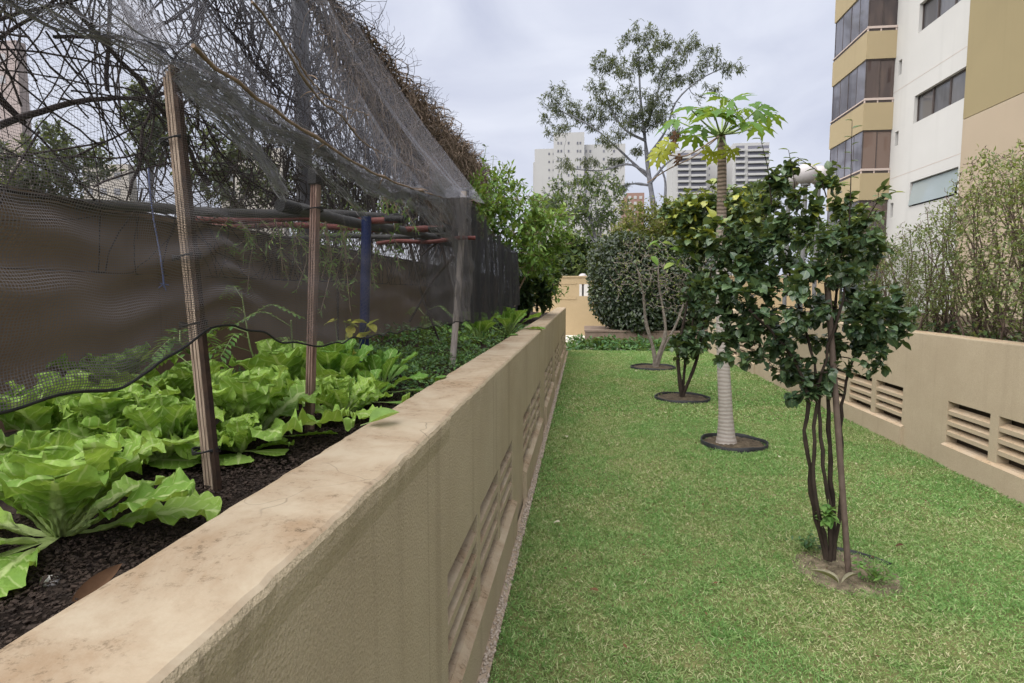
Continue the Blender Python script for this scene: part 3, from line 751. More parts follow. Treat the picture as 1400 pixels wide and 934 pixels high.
for i, y in enumerate(yst):
    h = zt[i] - zh[i]
    near1 = math.exp(-((y - 1.36) / 0.10) ** 2); near3 = math.exp(-((y - 3.75) / 0.25) ** 2)
    z = zh[i] + h * vv
    fold = 0.007 * (1 - np.abs(np.sin(13 * vv + 2.1 * y + 2 * np.sin(3 * y)))) ** 2 * (1.2 if y < 2 else .5) + 0.4 * (0.026 * np.sin(30 * vv + 3.5 * y + 1.5 * np.sin(4 * y + 6 * vv)) + 0.012 * np.sin(51 * vv - 7 * y)) * np.exp(-((vv - 0.28) / 0.26) ** 2) * (1.15 if y < 1.3 else 0.5) + 0.010 * np.sin(vv * 9 + 14 * y)
    pleat = (vv ** 2) * 0.014 * np.sin(y * 70 + 3 * np.sin(y * 9)) + 0.012 * near1 * np.sin(vv * 60) + 0.02 * near3 * np.sin(y * 55 + 9 * vv)
    bow = 0.05 * np.sin(PI * vv) * (0.5 + 0.5 * math.sin(3 * y))
    G[i, :, 0] = net_x(y) + fold + pleat + bow * 0.6; G[i, :, 1] = y; G[i, :, 2] = z + 0.006 * np.sin(30 * y) * (1 - vv)
    c = 0.48 - 0.34 * np.clip((vv - 0.50) / 0.12, 0, 1)
    c = c + 0.34 * np.clip((vv - 0.97) / 0.03, 0, 1)
    c = np.maximum(c, 0.66 * near1 * np.clip(1.4 - np.abs(vv - 0.25) * 4, 0, 1))
    c = np.maximum(c, near3 * (0.30 + 0.35 * np.clip((vv - 0.5) * 3, 0, 1)))
    if 2.05 < y < 3.5: c = c * 0.8
    cov[i] = c; uv[i, :, 0] = y; uv[i, :, 1] = z
net = thing('shade_net', 'black mesh shade net hung from stakes along the lettuce bed', 'net', (XN, 1.4, ZS))
MB().grid(G, cov=cov, uv=uv).build('front_panel', M['net'], net)
hm = MB(); hp = G[:, 0].copy(); hm.tube(hp, 0.003, 5); hm.build('hem', M['tie'], net)
# gathered folds along the top line: several narrow pleated strips
def band(pts, w0, w1, layers, seed, covv, mat, amp=0.018):
    rs = np.random.RandomState(seed); mb = MB(); pth = smooth_path(pts, 70); n = len(pth)
    ws = np.linspace(w0, w1, n) if not callable(w0) else np.array([w0(t) for t in np.linspace(0, 1, n)])
    s = np.concatenate([[0], np.cumsum(np.linalg.norm(np.diff(pth, axis=0), axis=1))])
    for L in range(layers):
        ph = rs.rand(6) * 6; G = np.zeros((n, 9, 3)); cv = np.zeros((n, 9)); q = np.zeros((n, 9, 2))
        for j in range(9):
            f = (j - 4) / 4
            lat = f * ws * (0.7 + 0.3 * np.sin(s * 5 + ph[0]))
            G[:, j, 0] = pth[:, 0] + amp * np.sin(s * 11 + ph[1] + j * 1.9) + 0.012 * L
            G[:, j, 1] = pth[:, 1] + lat * 0.12 + 0.3 * amp * np.sin(s * 17 + j + ph[2])
            G[:, j, 2] = pth[:, 2] + lat * 0.9 + amp * np.sin(s * 6 + ph[3]) + 0.5 * amp * np.sin(s * 23 + j * 0.7 + ph[4])
            cv[:, j] = covv * (1 - 0.45 * abs(f)); q[:, j, 0] = s * 1.0 + 0.02 * L; q[:, j, 1] = f * ws
        mb.grid(G, cov=cv, uv=q)
    return mb
B = MB()
bd = [([P(a, b, x=-0.90) for a, b in ((236, 84), (300, 120), (360, 168), (420, 205), (480, 238), (540, 264), (600, 268), (645, 262))], 0.055, 0.04, 3, 1, 0.54, M['netthin']),
      ([P(a, b, x=-0.93) for a, b in ((228, 86), (170, 62), (110, 32), (40, 4), (-40, -30))], 0.028, 0.02, 2, 2, 0.56, M['netthin']),
      ([P(222, 88, x=-0.95), P(205, 55, x=-1.0), P(180, 20, x=-1.05), P(150, -20, x=-1.12)], 0.075, 0.11, 2, 3, 0.36, M['netthin']),
      ([P(248, 100, x=-0.92), P(262, 125, x=-0.92), P(300, 150, x=-0.92), P(350, 205, x=-0.92), P(385, 262, x=-0.92)], 0.045, 0.02, 2, 4, 0.48, M['netthin']),
      ([P(400, 200, x=-0.9), P(450, 250, x=-0.9), P(500, 300, x=-0.88)], 0.03, 0.02, 1, 5, 0.25, M['netthin']),
      ([P(540, 262, x=-0.87), P(580, 290, x=-0.86), P(620, 330, x=-0.85), P(640, 420, x=-0.84)], 0.07, 0.03, 2, 6, 0.3, M['netthin']),
      ([P(590, 262, x=-0.85), P(620, 285, x=-0.83), P(640, 310, x=-0.82)], 0.14, 0.16, 2, 9, 0.5, M['netthin'])]
for pts, w0, w1, L, sd, cvv, mt in bd:
    band(pts, w0, w1, L, sd, cvv, mt).build('gathered_fold', mt, net)
# sloping roof panel up to the top of the fence
ys = np.linspace(0.5, 4.3, 60); us = np.linspace(0, 1, 26)
G = np.zeros((60, 26, 3)); cv = np.zeros((60, 26)); q = np.zeros((60, 26, 2))
for i, y in enumerate(ys):
    a = np.array([net_x(y), y, np.interp(y, yst, zt)]); b = np.array([XB + 0.25, y * 1.05 + 0.3, ZF - 0.05])
    for j, u in enumerate(us):
        p = a + (b - a) * u; p[2] -= 0.10 * math.sin(PI * u) * (1 + 0.3 * math.sin(4 * y)); p[0] += 0.03 * math.sin(9 * y + 4 * u) + 0.015 * math.sin(31 * y)
        G[i, j] = p; cv[i, j] = 0.12 + 0.09 * math.sin(7 * y + 5 * u) * math.sin(3 * y - 2 * u); q[i, j] = (y, u * 2.1)
    if y > 3.5: cv[i] = np.maximum(cv[i], 0.3 * (1 - us))
MB().grid(G, cov=cv, uv=q).build('roof_panel', M['netthin'], net)

# darker doubled net at the far end
ed = [P(a, b, x=-0.80) for a, b in ((642, 258), (655, 285), (676, 315), (705, 345))]
eh = [P(a, b, x=-0.80) for a, b in ((630, 445), (660, 440), (690, 428), (712, 415))]
ys = np.linspace(ed[0][1] - 0.15, ed[-1][1] + 0.4, 80); us = np.linspace(0, 1, 20)
G = np.zeros((80, 20, 3)); cv = np.zeros((80, 20)); q = np.zeros((80, 20, 2))
zt2 = np.interp(ys, [p[1] for p in ed], [p[2] for p in ed]); zh2 = np.interp(ys, sorted(p[1] for p in eh), [p[2] for p in sorted(eh, key=lambda p: p[1])])
dn = thing('shade_net', 'black doubled shade net hanging in folds past the pale post, by the bushes', 'net', (-0.8, 5, ZS))
for L in range(2):
    for i, y in enumerate(ys):
        for j, u in enumerate(us):
            G[i, j] = (-0.82 - 0.06 * L + 0.03 * math.sin(8 * y + L + 1.5 * u) + 0.012 * math.sin(27 * y + 3 * L), y, zh2[i] + (zt2[i] - zh2[i]) * u + 0.02 * math.sin(9 * y) * u)
            cv[i, j] = 0.62 + 0.15 * math.sin(9 * y + 2 * L); q[i, j] = (y, G[i, j, 2])
    MB().grid(G, cov=cv, uv=q).build('panel', M['netdark'], dn)
# end of that net turned in towards the back wall
G = np.zeros((30, 20, 3)); cv = np.full((30, 20), 0.8); q = np.zeros((30, 20, 2))
for i, x in enumerate(np.linspace(-0.82, -2.0, 30)):
    for j, u in enumerate(us):
        G[i, j] = (x, ys[-1] + 0.03 * math.sin(20 * x), ZS + 0.03 + (zt2[-1] - ZS + 0.4 * (-(x + 0.82))) * u); q[i, j] = (x, G[i, j, 2])
MB().grid(G, cov=cv, uv=q).build('end_panel', M['netdark'], dn)

# ---- stakes and posts ------------------------------------------------------
def slat_stake(label, base, top, w, mat, cap, seed, dark=True):
    base = np.array(base); top = np.array(top); t = thing('wooden_stake', label, 'stake', base)
    ax = (top - base); L = np.linalg.norm(ax); ax /= L
    side = unit(np.cross(ax, np.array([0.25, 1, 0.0]))); bk = np.cross(side, ax)
    rs = np.random.RandomState(seed)
    def slat(c, ww, th, a=0.0, b=1.0):
        V = []
        for s in (a, b):
            for sx, sy in ((-1, -1), (1, -1), (1, 1), (-1, 1)):
                V.append(base + ax * L * s + side * (c + sx * ww / 2) + bk * (sy * th / 2))
        return V, [(3, 2, 1, 0), (4, 5, 6, 7), (0, 1, 5, 4), (1, 2, 6, 5), (2, 3, 7, 6), (3, 0, 4, 7)]
    k = 3
    for i in range(k):
        m = MB(); V, F = slat((i - 1) * w / k, w / k * 0.70, 0.022, -0.05 + 0.004 * i, 1 - 0.012 * i); m.add(V, F)
        m.build('slat', mat, t, smooth=False)
    m = MB(); V, F = slat(0.003, w * 0.75, 0.010, -0.04, 0.97); V = [v + bk * 0.010 for v in V]; m.add(V, F); m.build('gap_shade_strip', M['stakedark'], t, smooth=False)  # added dark strip, paints the shade showing between the slats
    if dark:
        m = MB(); V, F = slat(-(w * 0.5 + 0.008), 0.013, 0.014, -0.05, 0.99); V = [v - bk * 0.004 for v in V]; m.add(V, F); m.build('iron_bar', M['stakedark'], t, smooth=False)
    if cap:
        m = MB(); V, F = slat(0, w * 1.22, 0.042, 0.955, 1.012); m.add(V, F); m.build('cap', M['tie'], t, smooth=False)
    for s in ((0.10, 0.40, 0.56, 0.83) if dark else (0.86,)):
        c = base + ax * L * s; m = MB(); a = np.linspace(0, 2 * PI, 22)
        for r in range(3):
            rx, ry = w * 0.5 + 0.022, 0.026
            m.tube([c + side * (0.008 + rx * math.cos(q)) + bk * ry * math.sin(q) + ax * (0.003 * r + 0.004 * math.sin(q * 2 + r)) for q in a], 0.0022, 4)
        m.build('wire_tie', M['tie'], t)
    return t
s1 = P(291, 674, z=ZS + 0.005); s1t = P(232, 92, y=s1[1] + 0.04)
slat_stake('weathered pale slatted stake with rusty dark edge, nearest the camera in the lettuces', s1, s1t, 0.031, M['stake'], False, 1)
s2 = P(423, 592, z=ZS + 0.005); s2t = P(432, 236, y=s2[1] + 0.03)
slat_stake('reddish slatted stake with a black cap, between two lettuces', s2, s2t, 0.030, M['stake2'], True, 2, False)
t3 = P(618, 503, z=ZS); t3t = P(634, 262, y=t3[1] + 0.05)
o = MB().tube(smooth_path([t3, (t3 + t3t) / 2 + [0.01, 0, 0], t3t], 10), [0.022] * 10, 8).build('wooden_stake', M['pole_pale'], None, t3)
tag(o, 'plain pale grey round stake at the end of the herb patch', 'stake')
b0 = P(497, 530, z=ZS); b1 = P(501, 296, y=b0[1])
o = MB().tube([b0, b1], 0.026, 12).build('blue_post', M['pole_blue'], None, b0)
tag(o, 'blue plastic pipe post standing behind the net', 'post')

def pole(label, a, b, r, mat, endcap=False, knots=4, seed=0):
    a = np.array(a, float); b = np.array(b, float); rs = np.random.RandomState(seed)
    t = thing('trellis_pole', label, 'pole', a, 'horizontal poles of the trellis')
    n = 40; tt = np.linspace(0, 1, n); p = a + (b - a) * tt[:, None]; p[:, 2] += 0.008 * np.sin(3 * tt * PI + seed)
    rr = np.full(n, r) * (1 + 0.03 * rs.normal(size=n))
    for k in range(knots): rr *= 1 + 0.10 * np.exp(-((tt - (k + 0.6) / knots) / 0.012) ** 2)
    MB().tube(p, rr, 10).build('shaft', mat, t)
    if r > .025:
        d = (b - a) / np.linalg.norm(b - a); MB().tube([a - d * .012, a + d * .10], r * 1.12, 10).build('lashing', M['tie'], t)
    if endcap:
        d = (b - a) / np.linalg.norm(b - a); MB().tube([b - d * 0.09, b + d * 0.012], r * 1.13, 10).build('end_cap', M['tie'], t)
    return t
zp = 1.99
pole('grey pole lying highest, from wall top to black tipped end', P(103, 281, x=XB + 0.02), P(556, 298, y=3.35), 0.022, M['pole_grey'], True, 3, 1)
pole('thick dark grey pole slanting down towards the pale stake', P(385, 281, y=2.45), P(625, 333, y=4.35), 0.026, M['pole_grey'], False, 4, 2)
pole('red pole with black tip, upper of the two red capped ones', P(268, 300, y=3.05), P(549, 300, y=3.15), 0.019, M['pole_red'], True, 4, 3)
pole('red pole with black tip, reaching nearest the pale stake', P(268, 307, y=3.45), P(606, 314, y=3.55), 0.019, M['pole_red'], True, 5, 4)
pole('thin weathered pole under the red ones, dull brown grey', P(395, 325, y=3.9), P(612, 321, y=4.0), 0.017, M['pole_grey'], False, 4, 5)
pole('thin red pole lowest of all, poking out past the pale stake', P(515, 333, y=3.75), P(650, 326, y=3.85), 0.014, M['pole_red'], False, 3, 6)

# ---- long twigs caught on the net
rs = np.random.RandomState(8)
def drytwig(label, pts, r, seed):
    rs = np.random.RandomState(seed); p = smooth_path(pts, 44); p += rs.normal(size=p.shape) * 0.0025
    t = thing('dry_branch', label, 'branch', p[0]); rr = np.linspace(r, r * 0.55, 44)
    for k in (7, 15, 22, 29, 36): rr[k] *= 1.5
    m = MB().tube(p, rr, 6)
    for k in (8, 15, 20, 27, 34, 40):
        d = rand_unit(1, rs)[0] * 0.08; d[2] = -abs(d[2]) * 0.7; m.tube(smooth_path([p[k], p[k] + d * 0.6 + [0, 0, 0.01], p[k] + d], 6), 0.002, 4)
    m.build('stem', M['twig'], t)
drytwig('long brown twig lying along the gathered top of the net', [P(a, b, x=-0.84) for a, b in ((262, 62), (300, 96), (345, 128), (400, 168), (450, 200), (500, 232), (550, 254), (590, 266), (625, 276), (655, 274))], 0.0055, 1)
drytwig('dark thin twig curving over the sloping net higher up', [P(a, b, x=-1.0) for a, b in ((345, 0), (385, 55), (410, 100), (440, 140), (470, 160), (490, 190), (530, 215), (570, 232), (596, 250))], 0.0045, 2)
drytwig('pale bent twig hanging from the net by the dark post', [P(a, b, x=-1.0) for a, b in ((395, 60), (420, 105), (445, 130), (470, 145), (505, 158))], 0.0035, 3)
# blue string
sp = smooth_path([P(a, b, x=-0.88) for a, b in ((203, 230), (205, 262), (210, 300), (216, 330), (221, 360), (224, 388))], 24)
t = thing('blue_string', 'blue string with frayed end dangling on the net', 'string', sp[-1])
MB().tube(sp, 0.0018, 5).build('cord', M['string'], t)
m = MB()
for k in range(7):
    d = rand_unit(1, rs)[0] * 0.010; m.tube([sp[-1], sp[-1] + d * 0.5 + [0, 0, -0.003], sp[-1] + d + [0, 0, -0.006]], 0.001, 4)
m.build('frayed_end', M['string'], t)

# =====================================================================================================
# BED PLANTS
# =====================================================================================================
def leaf_sheet(mb, base, az, elev0, bend, L, W, stalk, ruf, rs, rnd, nu=28, nv=17, freq=7.0):
    """a broad leaf: petiole widening to a ruffled blade; az = heading, elev0 = start angle above level, bend = total droop"""
    u = 1 - (1 - np.linspace(0, 1, nu)) ** 1.5; v = np.linspace(-1, 1, nv); du = np.diff(u)
    el = elev0 - bend * u ** 1.3
    h = np.concatenate([[0], np.cumsum(np.cos(el[:-1]) * du)]) * L; zz = np.concatenate([[0], np.cumsum(np.sin(el[:-1]) * du)]) * L
    s = np.clip((u - stalk) / (1 - stalk), 0, 1)
    w = W * (0.10 + 0.92 * s ** 0.75) * np.sqrt(np.clip(1 - s ** 5, 0, 1)) + W * 0.01
    w *= 1 + 0.02 * rs.normal(size=nu)
    ph = rs.rand(4) * 6
    G = np.zeros((nu, nv, 3)); ca, sa = math.cos(az), math.sin(az); uv = np.zeros((nu, nv, 2))
    tw = rs.normal() * 0.25
    for j, q in enumerate(v):
        jag = 1 + (0.02 * np.sin(u * 29 + ph[3]) + 0.02 * np.sin(u * 61 + ph[2] * 2)) * abs(q) ** 3
        lat = q * w * 0.5 * jag
        r = 0.78 * ruf * W * (abs(q) ** 2.0) * (np.sin(u * 2 * PI * freq * 0.55 + ph[0] + 1.3 * np.sign(q)) * 0.6 + 0.4 * np.sin(u * 2 * PI * freq * 1.1 + ph[1]))
        r = (r + ruf * W * 0.35 * (abs(q) ** 3) * np.sin(u * 58 + ph[1] * 3 + 2 * q)) * np.clip(s * 3, 0, 1) + 0.020 * W * np.sin(u * 37 + 9 * q + ph[0]) * np.cos(14 * q + ph[3])
        cup = 0.30 * (q * q) * w * 0.5 * (1 - 0.4 * u) + 0.015 * W * np.cos(3 * PI * q + u * 20 + ph[2])
        up = r + cup + tw * q * w * 0.3
        nx = -np.sin(el); nzv = np.cos(el)
        hh = h + nx * up; zz2 = zz + nzv * up
        G[:, j, 0] = base[0] + hh * ca - lat * sa; G[:, j, 1] = base[1] + hh * sa + lat * ca; G[:, j, 2] = base[2] + zz2
        uv[:, j, 0] = u; uv[:, j, 1] = 0.5 + q * 0.5 * np.clip(w / W, 0.12, 1)
    G[..., 2] = np.maximum(G[..., 2], ZS + 0.028 + 0.008 * rs.rand())
    # keep the leaves inside the bed or lying over the wall top
    over = (G[..., 0] > XW - 0.245) & (G[..., 2] < ZT + 0.008)
    G[..., 2] = np.where(over, ZT + 0.008, G[..., 2])
    mb.grid(G, rnd=rnd, uv=uv)

def lettuce(label, base, R, n, seed, mat='lettuce', elmin=0.15, elmax=1.35, wide=0.70, stalk=0.14, ruf=0.14, group='lettuces in the bed', az0=None, name='lettuce', cat='lettuce', dark=0.0, splay=.30):
    rs = np.random.RandomState(seed); t = thing(name, label, cat, base, group)
    mo = MB(); mi_ = MB(); b = np.array(base)
    n += 5
    for i in range(n):
        f = i / (n - 1)                                  # 0 outer, 1 heart
        az = i * 2.399963 + rs.normal() * 0.2 + (az0 or 0)
        el = elmin + (0.05 if f < splay else 0.38) + (elmax - elmin - 0.28) * f ** 0.6 + rs.normal() * 0.12
        L = 1.42 * R * (1.05 - 0.35 * f) * rs.uniform(0.88, 1.12)
        bend = (0.25 + 0.75 * (1 - f)) * rs.uniform(0.6, 1.2) * (0.9 if f < 0.85 else 0.5)
        off = 0.012 * (1 - f)
        bb = b + np.array([math.cos(az) * off, math.sin(az) * off, 0.01 + 0.02 * f])
        leaf_sheet(mo if f < 0.6 else mi_, bb, az, el, bend, L, L * wide * rs.uniform(0.85, 1.15), stalk + 0.1 * (1 - f), ruf, rs, np.clip(0.35 + 0.5 * rs.rand() + 0.1 * f - dark, 0, 1))
    mo.build('outer_leaves', M[mat], t); mi_.build('heart', M[mat], t)
    return t

def S(px, py, dz=0.0): return P(px, py, z=ZS + dz)
lettuce('big open yellow green lettuce at the front corner of the bed, lower leaves splayed', S(82, 752), 0.20, 15, 31, elmin=-0.02, elmax=1.15, stalk=0.22, ruf=0.13, wide=0.70, az0=-1.75, splay=.42)
lettuce('ruffled lettuce under the net edge, behind the big open one', S(70, 628), 0.21, 17, 32, dark=0.1)
lettuce('dense upright lettuce in the middle of the near clump', S(160, 640), 0.19, 19, 33)
lettuce('lettuce leaning against the left side of the near slatted stake', S(222, 640), 0.175, 17, 34)
lettuce('dark lettuce at the back of the near clump by the brown wall', S(150, 560), 0.22, 16, 35, dark=0.22)
lettuce('frilly lettuce between the two slatted stakes', S(342, 612), 0.21, 20, 36, ruf=0.17, elmin=0.25)
lettuce('small drooping lettuce at the foot of the near slatted stake', S(328, 632), 0.105, 9, 37, elmin=0.02)
lettuce('half hidden lettuce behind the near slatted stake', S(262, 570), 0.19, 15, 38, dark=0.12)
lettuce('lettuce just past the black capped stake, leaves over the wall', S(470, 578), 0.15, 14, 39, dark=0.05)
lettuce('tall green lettuce behind the black capped stake', S(400, 556), 0.24, 16, 40, dark=0.1)
lettuce('loose lettuce behind the black capped stake with rounded leaves', S(455, 548), 0.23, 14, 41, mat='chard', wide=0.5, ruf=0.06, elmin=0.5)
lettuce('broad smooth leafed plant in front of the blue post', S(520, 545), 0.20, 13, 42, mat='chard', wide=0.48, ruf=0.04, stalk=0.35, elmin=0.3, name='leafy_green', cat='vegetable', group='smooth leafed greens')
lettuce('smooth leafed green at the wall edge, leaf tips over the coping', S(500, 560), 0.14, 11, 43, mat='chard', wide=0.5, ruf=0.05, stalk=0.3, name='leafy_green', cat='vegetable', group='smooth leafed greens')
lettuce('round leafed green past the pale stake, taller one by the black net', S(695, 462), 0.30, 11, 44, mat='chard', wide=0.62, ruf=0.03, stalk=0.4, elmin=0.35, name='leafy_green', cat='vegetable', group='smooth leafed greens')
lettuce('low round leafed green at the edge beyond the herb patch', S(655, 472), 0.26, 10, 45, mat='chard', wide=0.66, ruf=0.03, stalk=0.4, elmin=0.1, name='leafy_green', cat='vegetable', group='smooth leafed greens')
# one long leaf laid flat on the soil towards the wall
rs = np.random.RandomState(50); m = MB()
leaf_sheet(m, S(378, 604, 0.015), -0.05 + math.atan2(*(S(470, 600) - S(378, 604))[[1, 0]]), 0.25, 0.35, 0.20, 0.085, 0.2, 0.06, rs, 0.75)
leaf_sheet(m, S(378, 604, 0.012), -0.9, 0.2, 0.5, 0.10, 0.06, 0.2, 0.08, rs, 0.65)
o = m.build('fallen_lettuce_leaf', M['lettuce'], None, S(378, 604)); tag(o, 'long lettuce leaf lying flat by the foot of the capped stake', 'leaf')
# yellow green shoots by the blue post
def shoot(name, label, cat, base, h, nst, nl, leaf, tm, mat, seed, sp=0.12, lo=0.0, hi=1.0, group=None, lean=(0, 0), stemr=0.003):
    rs = np.random.RandomState(seed); t = thing(name, label, cat, base, group); ms = MB(); ml = MB(); base = np.array(base)
    for s in range(nst):
        tip = base + np.array([rs.normal() * sp + lean[0], rs.normal() * sp + lean[1], h * rs.uniform(0.7, 1.0)])
        p = smooth_path([base + rs.normal(size=3) * [0.02, 0.02, 0], base * 0.4 + tip * 0.6 + rs.normal(size=3) * 0.03 * h - np.array([lean[0], lean[1], 0]) * 0.15, tip], 14)
        ms.tube(p, np.linspace(stemr, stemr * 0.5, 14), 5)
        k = rs.randint(3, 14, nl); k[-2:] = 13
        pos = p[k]; d = rand_unit(nl, rs); d[:, 2] = d[:, 2] * 0.5 + 0.1
        ml.scatter(tm[0], tm[1], pos, d, unit(rand_unit(nl, rs) * 0.4 + [0, 0, 1]), leaf * rs.uniform(0.6, 1.2, nl), rs.uniform(lo, hi, nl))
    ms.build('stem', M['stem'], t); ml.build('leaves', mat, t)
    return t
shoot('bean_plant', 'yellowing leafy shoots beside the blue post', 'plant', S(478, 530), 0.36, 5, 7, 0.075, T_ROUND, M['yellow'], 61, 0.07)
def pinnate(name, label, base, tip, nf, seed, leaf=0.06, mat='weed'):
    """tall stem with arching compound leaves"""
    rs = np.random.RandomState(seed); base = np.array(base); tip = np.array(tip); t = thing(name, label, 'plant', base)
    p = smooth_path([base, (base + tip) / 2 + rs.normal(size=3) * 0.03, tip], 18); ms = MB().tube(p, np.linspace(0.006, 0.003, 18), 6); ml = MB()
    for i in range(nf):
        k = int(6 + 11 * (i + 0.6) / nf); a = rs.rand() * 6.28; L = rs.uniform(0.16, 0.30)
        q0 = p[min(k, 17)]; q2 = q0 + np.array([math.cos(a) * L, math.sin(a) * L, 0.02 - 0.10 * rs.rand()]); q1 = (q0 + q2) / 2 + [0, 0, 0.07]
        r = smooth_path([q0, q1, q2], 12); ms.tube(r, 0.002, 4)
        T = np.gradient(r, axis=0)
        for j in range(3, 12):
            for sg in (-1, 1):
                sd = np.cross(T[j], [0, 0, 1]) * sg
                ml.scatter(T_SMALL[0], T_SMALL[1], r[j:j + 1], unit((sd / np.linalg.norm(sd) + 0.7 * T[j] / np.linalg.norm(T[j]))[None]), np.array([[0, 0, 1.0]]), leaf * rs.uniform(0.7, 1.1), rs.rand())
    ms.build('stem', M['stem'], t); ml.build('fronds', M[mat], t)
pinnate('tall_weed', 'tall weed with feathery leaves arching under the net hem', S(372, 545), P(330, 400, y=2.55), 7, 71, 0.05)
pinnate('tall_weed', 'weed with small rounded leaflets close behind the capped stake', S(405, 545), P(398, 438, y=2.3), 5, 72, 0.04)
pinnate('tall_weed', 'pale leaved weed rising between lettuces and near stake', S(255, 560), P(238, 462, y=1.75), 4, 73, 0.06)
pinnate('tall_weed', 'weed sprouting low at the brown wall, far behind the blue post', S(565, 470), P(585, 420, y=4.4), 6, 74, 0.05)

# hanging creepers on the poles
def creeper(label, tops, length, seed, dens=26):
    rs = np.random.RandomState(seed); t = thing('hanging_creeper', label, 'creeper', tops[0], 'creepers hanging from the poles'); ms = MB(); ml = MB()
    for a in tops:
        for k in range(5):
            s = np.array(a) + rs.normal(size=3) * [0.07, 0.05, 0.02]; L = length * rs.uniform(0.35, 1.0)
            p = smooth_path([s, s + [rs.normal() * 0.05, 0, -L * 0.5], s + [rs.normal() * 0.07, rs.normal() * 0.05, -L]], 14); ms.tube(p, 0.0025, 4)
            kk = rs.randint(1, 14, dens); d = rand_unit(dens, rs); d[:, 2] -= 0.6
            ml.scatter(T_NARROW[0], T_NARROW[1], p[kk], d, rand_unit(dens, rs) + [0, 0, 0.8], rs.uniform(0.02, 0.055, dens), rs.rand(dens) * 0.9)
    ms.build('stems', M['twig'], t); ml.build('leaves', M['bush'], t)
creeper('olive creeper drooping from the poles left of the capped stake', [P(a, b, y=3.1) for a, b in ((345, 300), (375, 296), (400, 298))], 0.42, 81)
creeper('olive creeper hanging down right of the capped stake', [P(a, b, y=3.2) for a, b in ((455, 300), (478, 305), (440, 300))], 0.55, 82)
creeper('creeper tuft around the top of the blue post', [P(a, b, y=3.3) for a, b in ((515, 262), (540, 262), (500, 330))], 0.34, 83)
# dark dead stems leaning inside the net
o = MB()
for pts in (((560, 330), (575, 400), (600, 465)), ((620, 350), (590, 385), (560, 440)), ((598, 318), (610, 360), (620, 405)), ((515, 250), (508, 330), (500, 420)), ((458, 300), (462, 390), (462, 470)), ((640, 300), (600, 330), (575, 350))):
    o.tube(smooth_path([P(a, b, y=4.0) for a, b in pts], 14), np.linspace(0.012, 0.007, 14), 5)
o = o.build('dead_vine', M['vine'], None, P(580, 440, y=4.0)); tag(o, 'crossed dark dead stems inside the net, against the brown wall', 'vine')

# herb patch and other low cover in the bed
def cover(name, x0, x1, y0, y1, n, h, leaf, mat, seed, tm=T_SMALL, z0=ZS, shape=None):
    rs = np.random.RandomState(seed)
    p = np.stack([rs.uniform(x0, x1, n), rs.uniform(y0, y1, n)], -1)
    hh = h * (0.55 + 0.45 * np.sin(p[:, 0] * 7 + 1.3 * np.sin(p[:, 1] * 4)) * np.sin(p[:, 1] * 5 + 0.7)) * rs.rand(n) ** 0.5
    if shape is not None: hh *= shape(p[:, 0], p[:, 1])
    pos = np.stack([p[:, 0], p[:, 1], z0 + hh], -1)
    d = rand_unit(n, rs); d[:, 2] = d[:, 2] * 0.5
    return kind(MB().scatter(tm[0], tm[1], pos, d, unit(rand_unit(n, rs) * 0.6 + [0, 0, 1]), leaf * rs.uniform(0.6, 1.3, n), rs.rand(n)).build(name, mat), 'stuff')
cover('herb_patch', -1.9, XW - 0.25, 2.55, 4.6, 9500, 0.16, 0.032, M['herb'], 91, shape=lambda x, y: np.clip((XW - 0.16 - x) * 3.0, 0.25, 1) * np.clip((y - 2.4 + (x < -1.1) * 0.6) * 2.0, 0.2, 1.1))
cover('low_bed_cover', -1.9, XW - 0.20, 4.6, 8.5, 4200, 0.20, 0.05, M['herb'], 92, shape=lambda x, y: np.clip((XW - 0.15 - x) * 2.2, 0.3, 1))
cover('ground_cover', -0.43, 6.2, 16.1, 17.6, 5200, 0.34, 0.16, M['cover'], 93, T_SMALL, 0.0, shape=lambda x, y: np.clip((y - 16.0) * 2, 0.25, 1))
cover('hedge_undergrowth', XR + 0.2, XR + 0.9, 3.6, 11.5, 2600, 0.20, 0.07, M['dkbush'], 94, T_SMALL, 1.10)

# ---- small things on the wall top and soil
m = MB(); rs = np.random.RandomState(12)
lp = P(505, 578, z=ZT + 0.012)
m.scatter(leaf_t(0.6, 0.5, -0.1, 8)[0], leaf_t(0.6, 0.5, -0.1, 8)[1], lp[None], unit(np.array([[0.9, 1.0, 0.10]])), np.array([[0.2, 0, 1.0]]), 0.105, 0.55)
t = thing('fallen_leaf', 'fresh green leaf lying on the flat wall top', 'leaf', lp)
m.build('blade', M['young'], t); MB().tube([lp, lp - np.array([0.02, 0.022, 0.004])], 0.0016, 5).build('stalk', M['stem'], t)
lp = S(96, 832, 0.012); t_ = leaf_t(0.34, 0.30, -0.25, 8)
o = MB().scatter(t_[0], t_[1], lp[None], unit((S(186, 797) - S(96, 832))[None] + [0, 0, 0.04]), np.array([[0.55, -0.5, 1.0]]), 0.085, 0.2).build('dry_leaf', M['deadleaf'], None, lp)
tag(o, 'curled brown dead leaf on the soil beside the wall', 'leaf')
sp = S(69, 795, 0.012); V = ICO[0] * (1 + 0.10 * np.random.RandomState(3).normal(size=(12, 1))) * [0.020, 0.013, 0.012]
o = MB().add(sp + V, ICO[1]).build('stone', M['stone'], None, sp); tag(o, 'small pale stone on the dark soil under the front lettuce', 'stone')

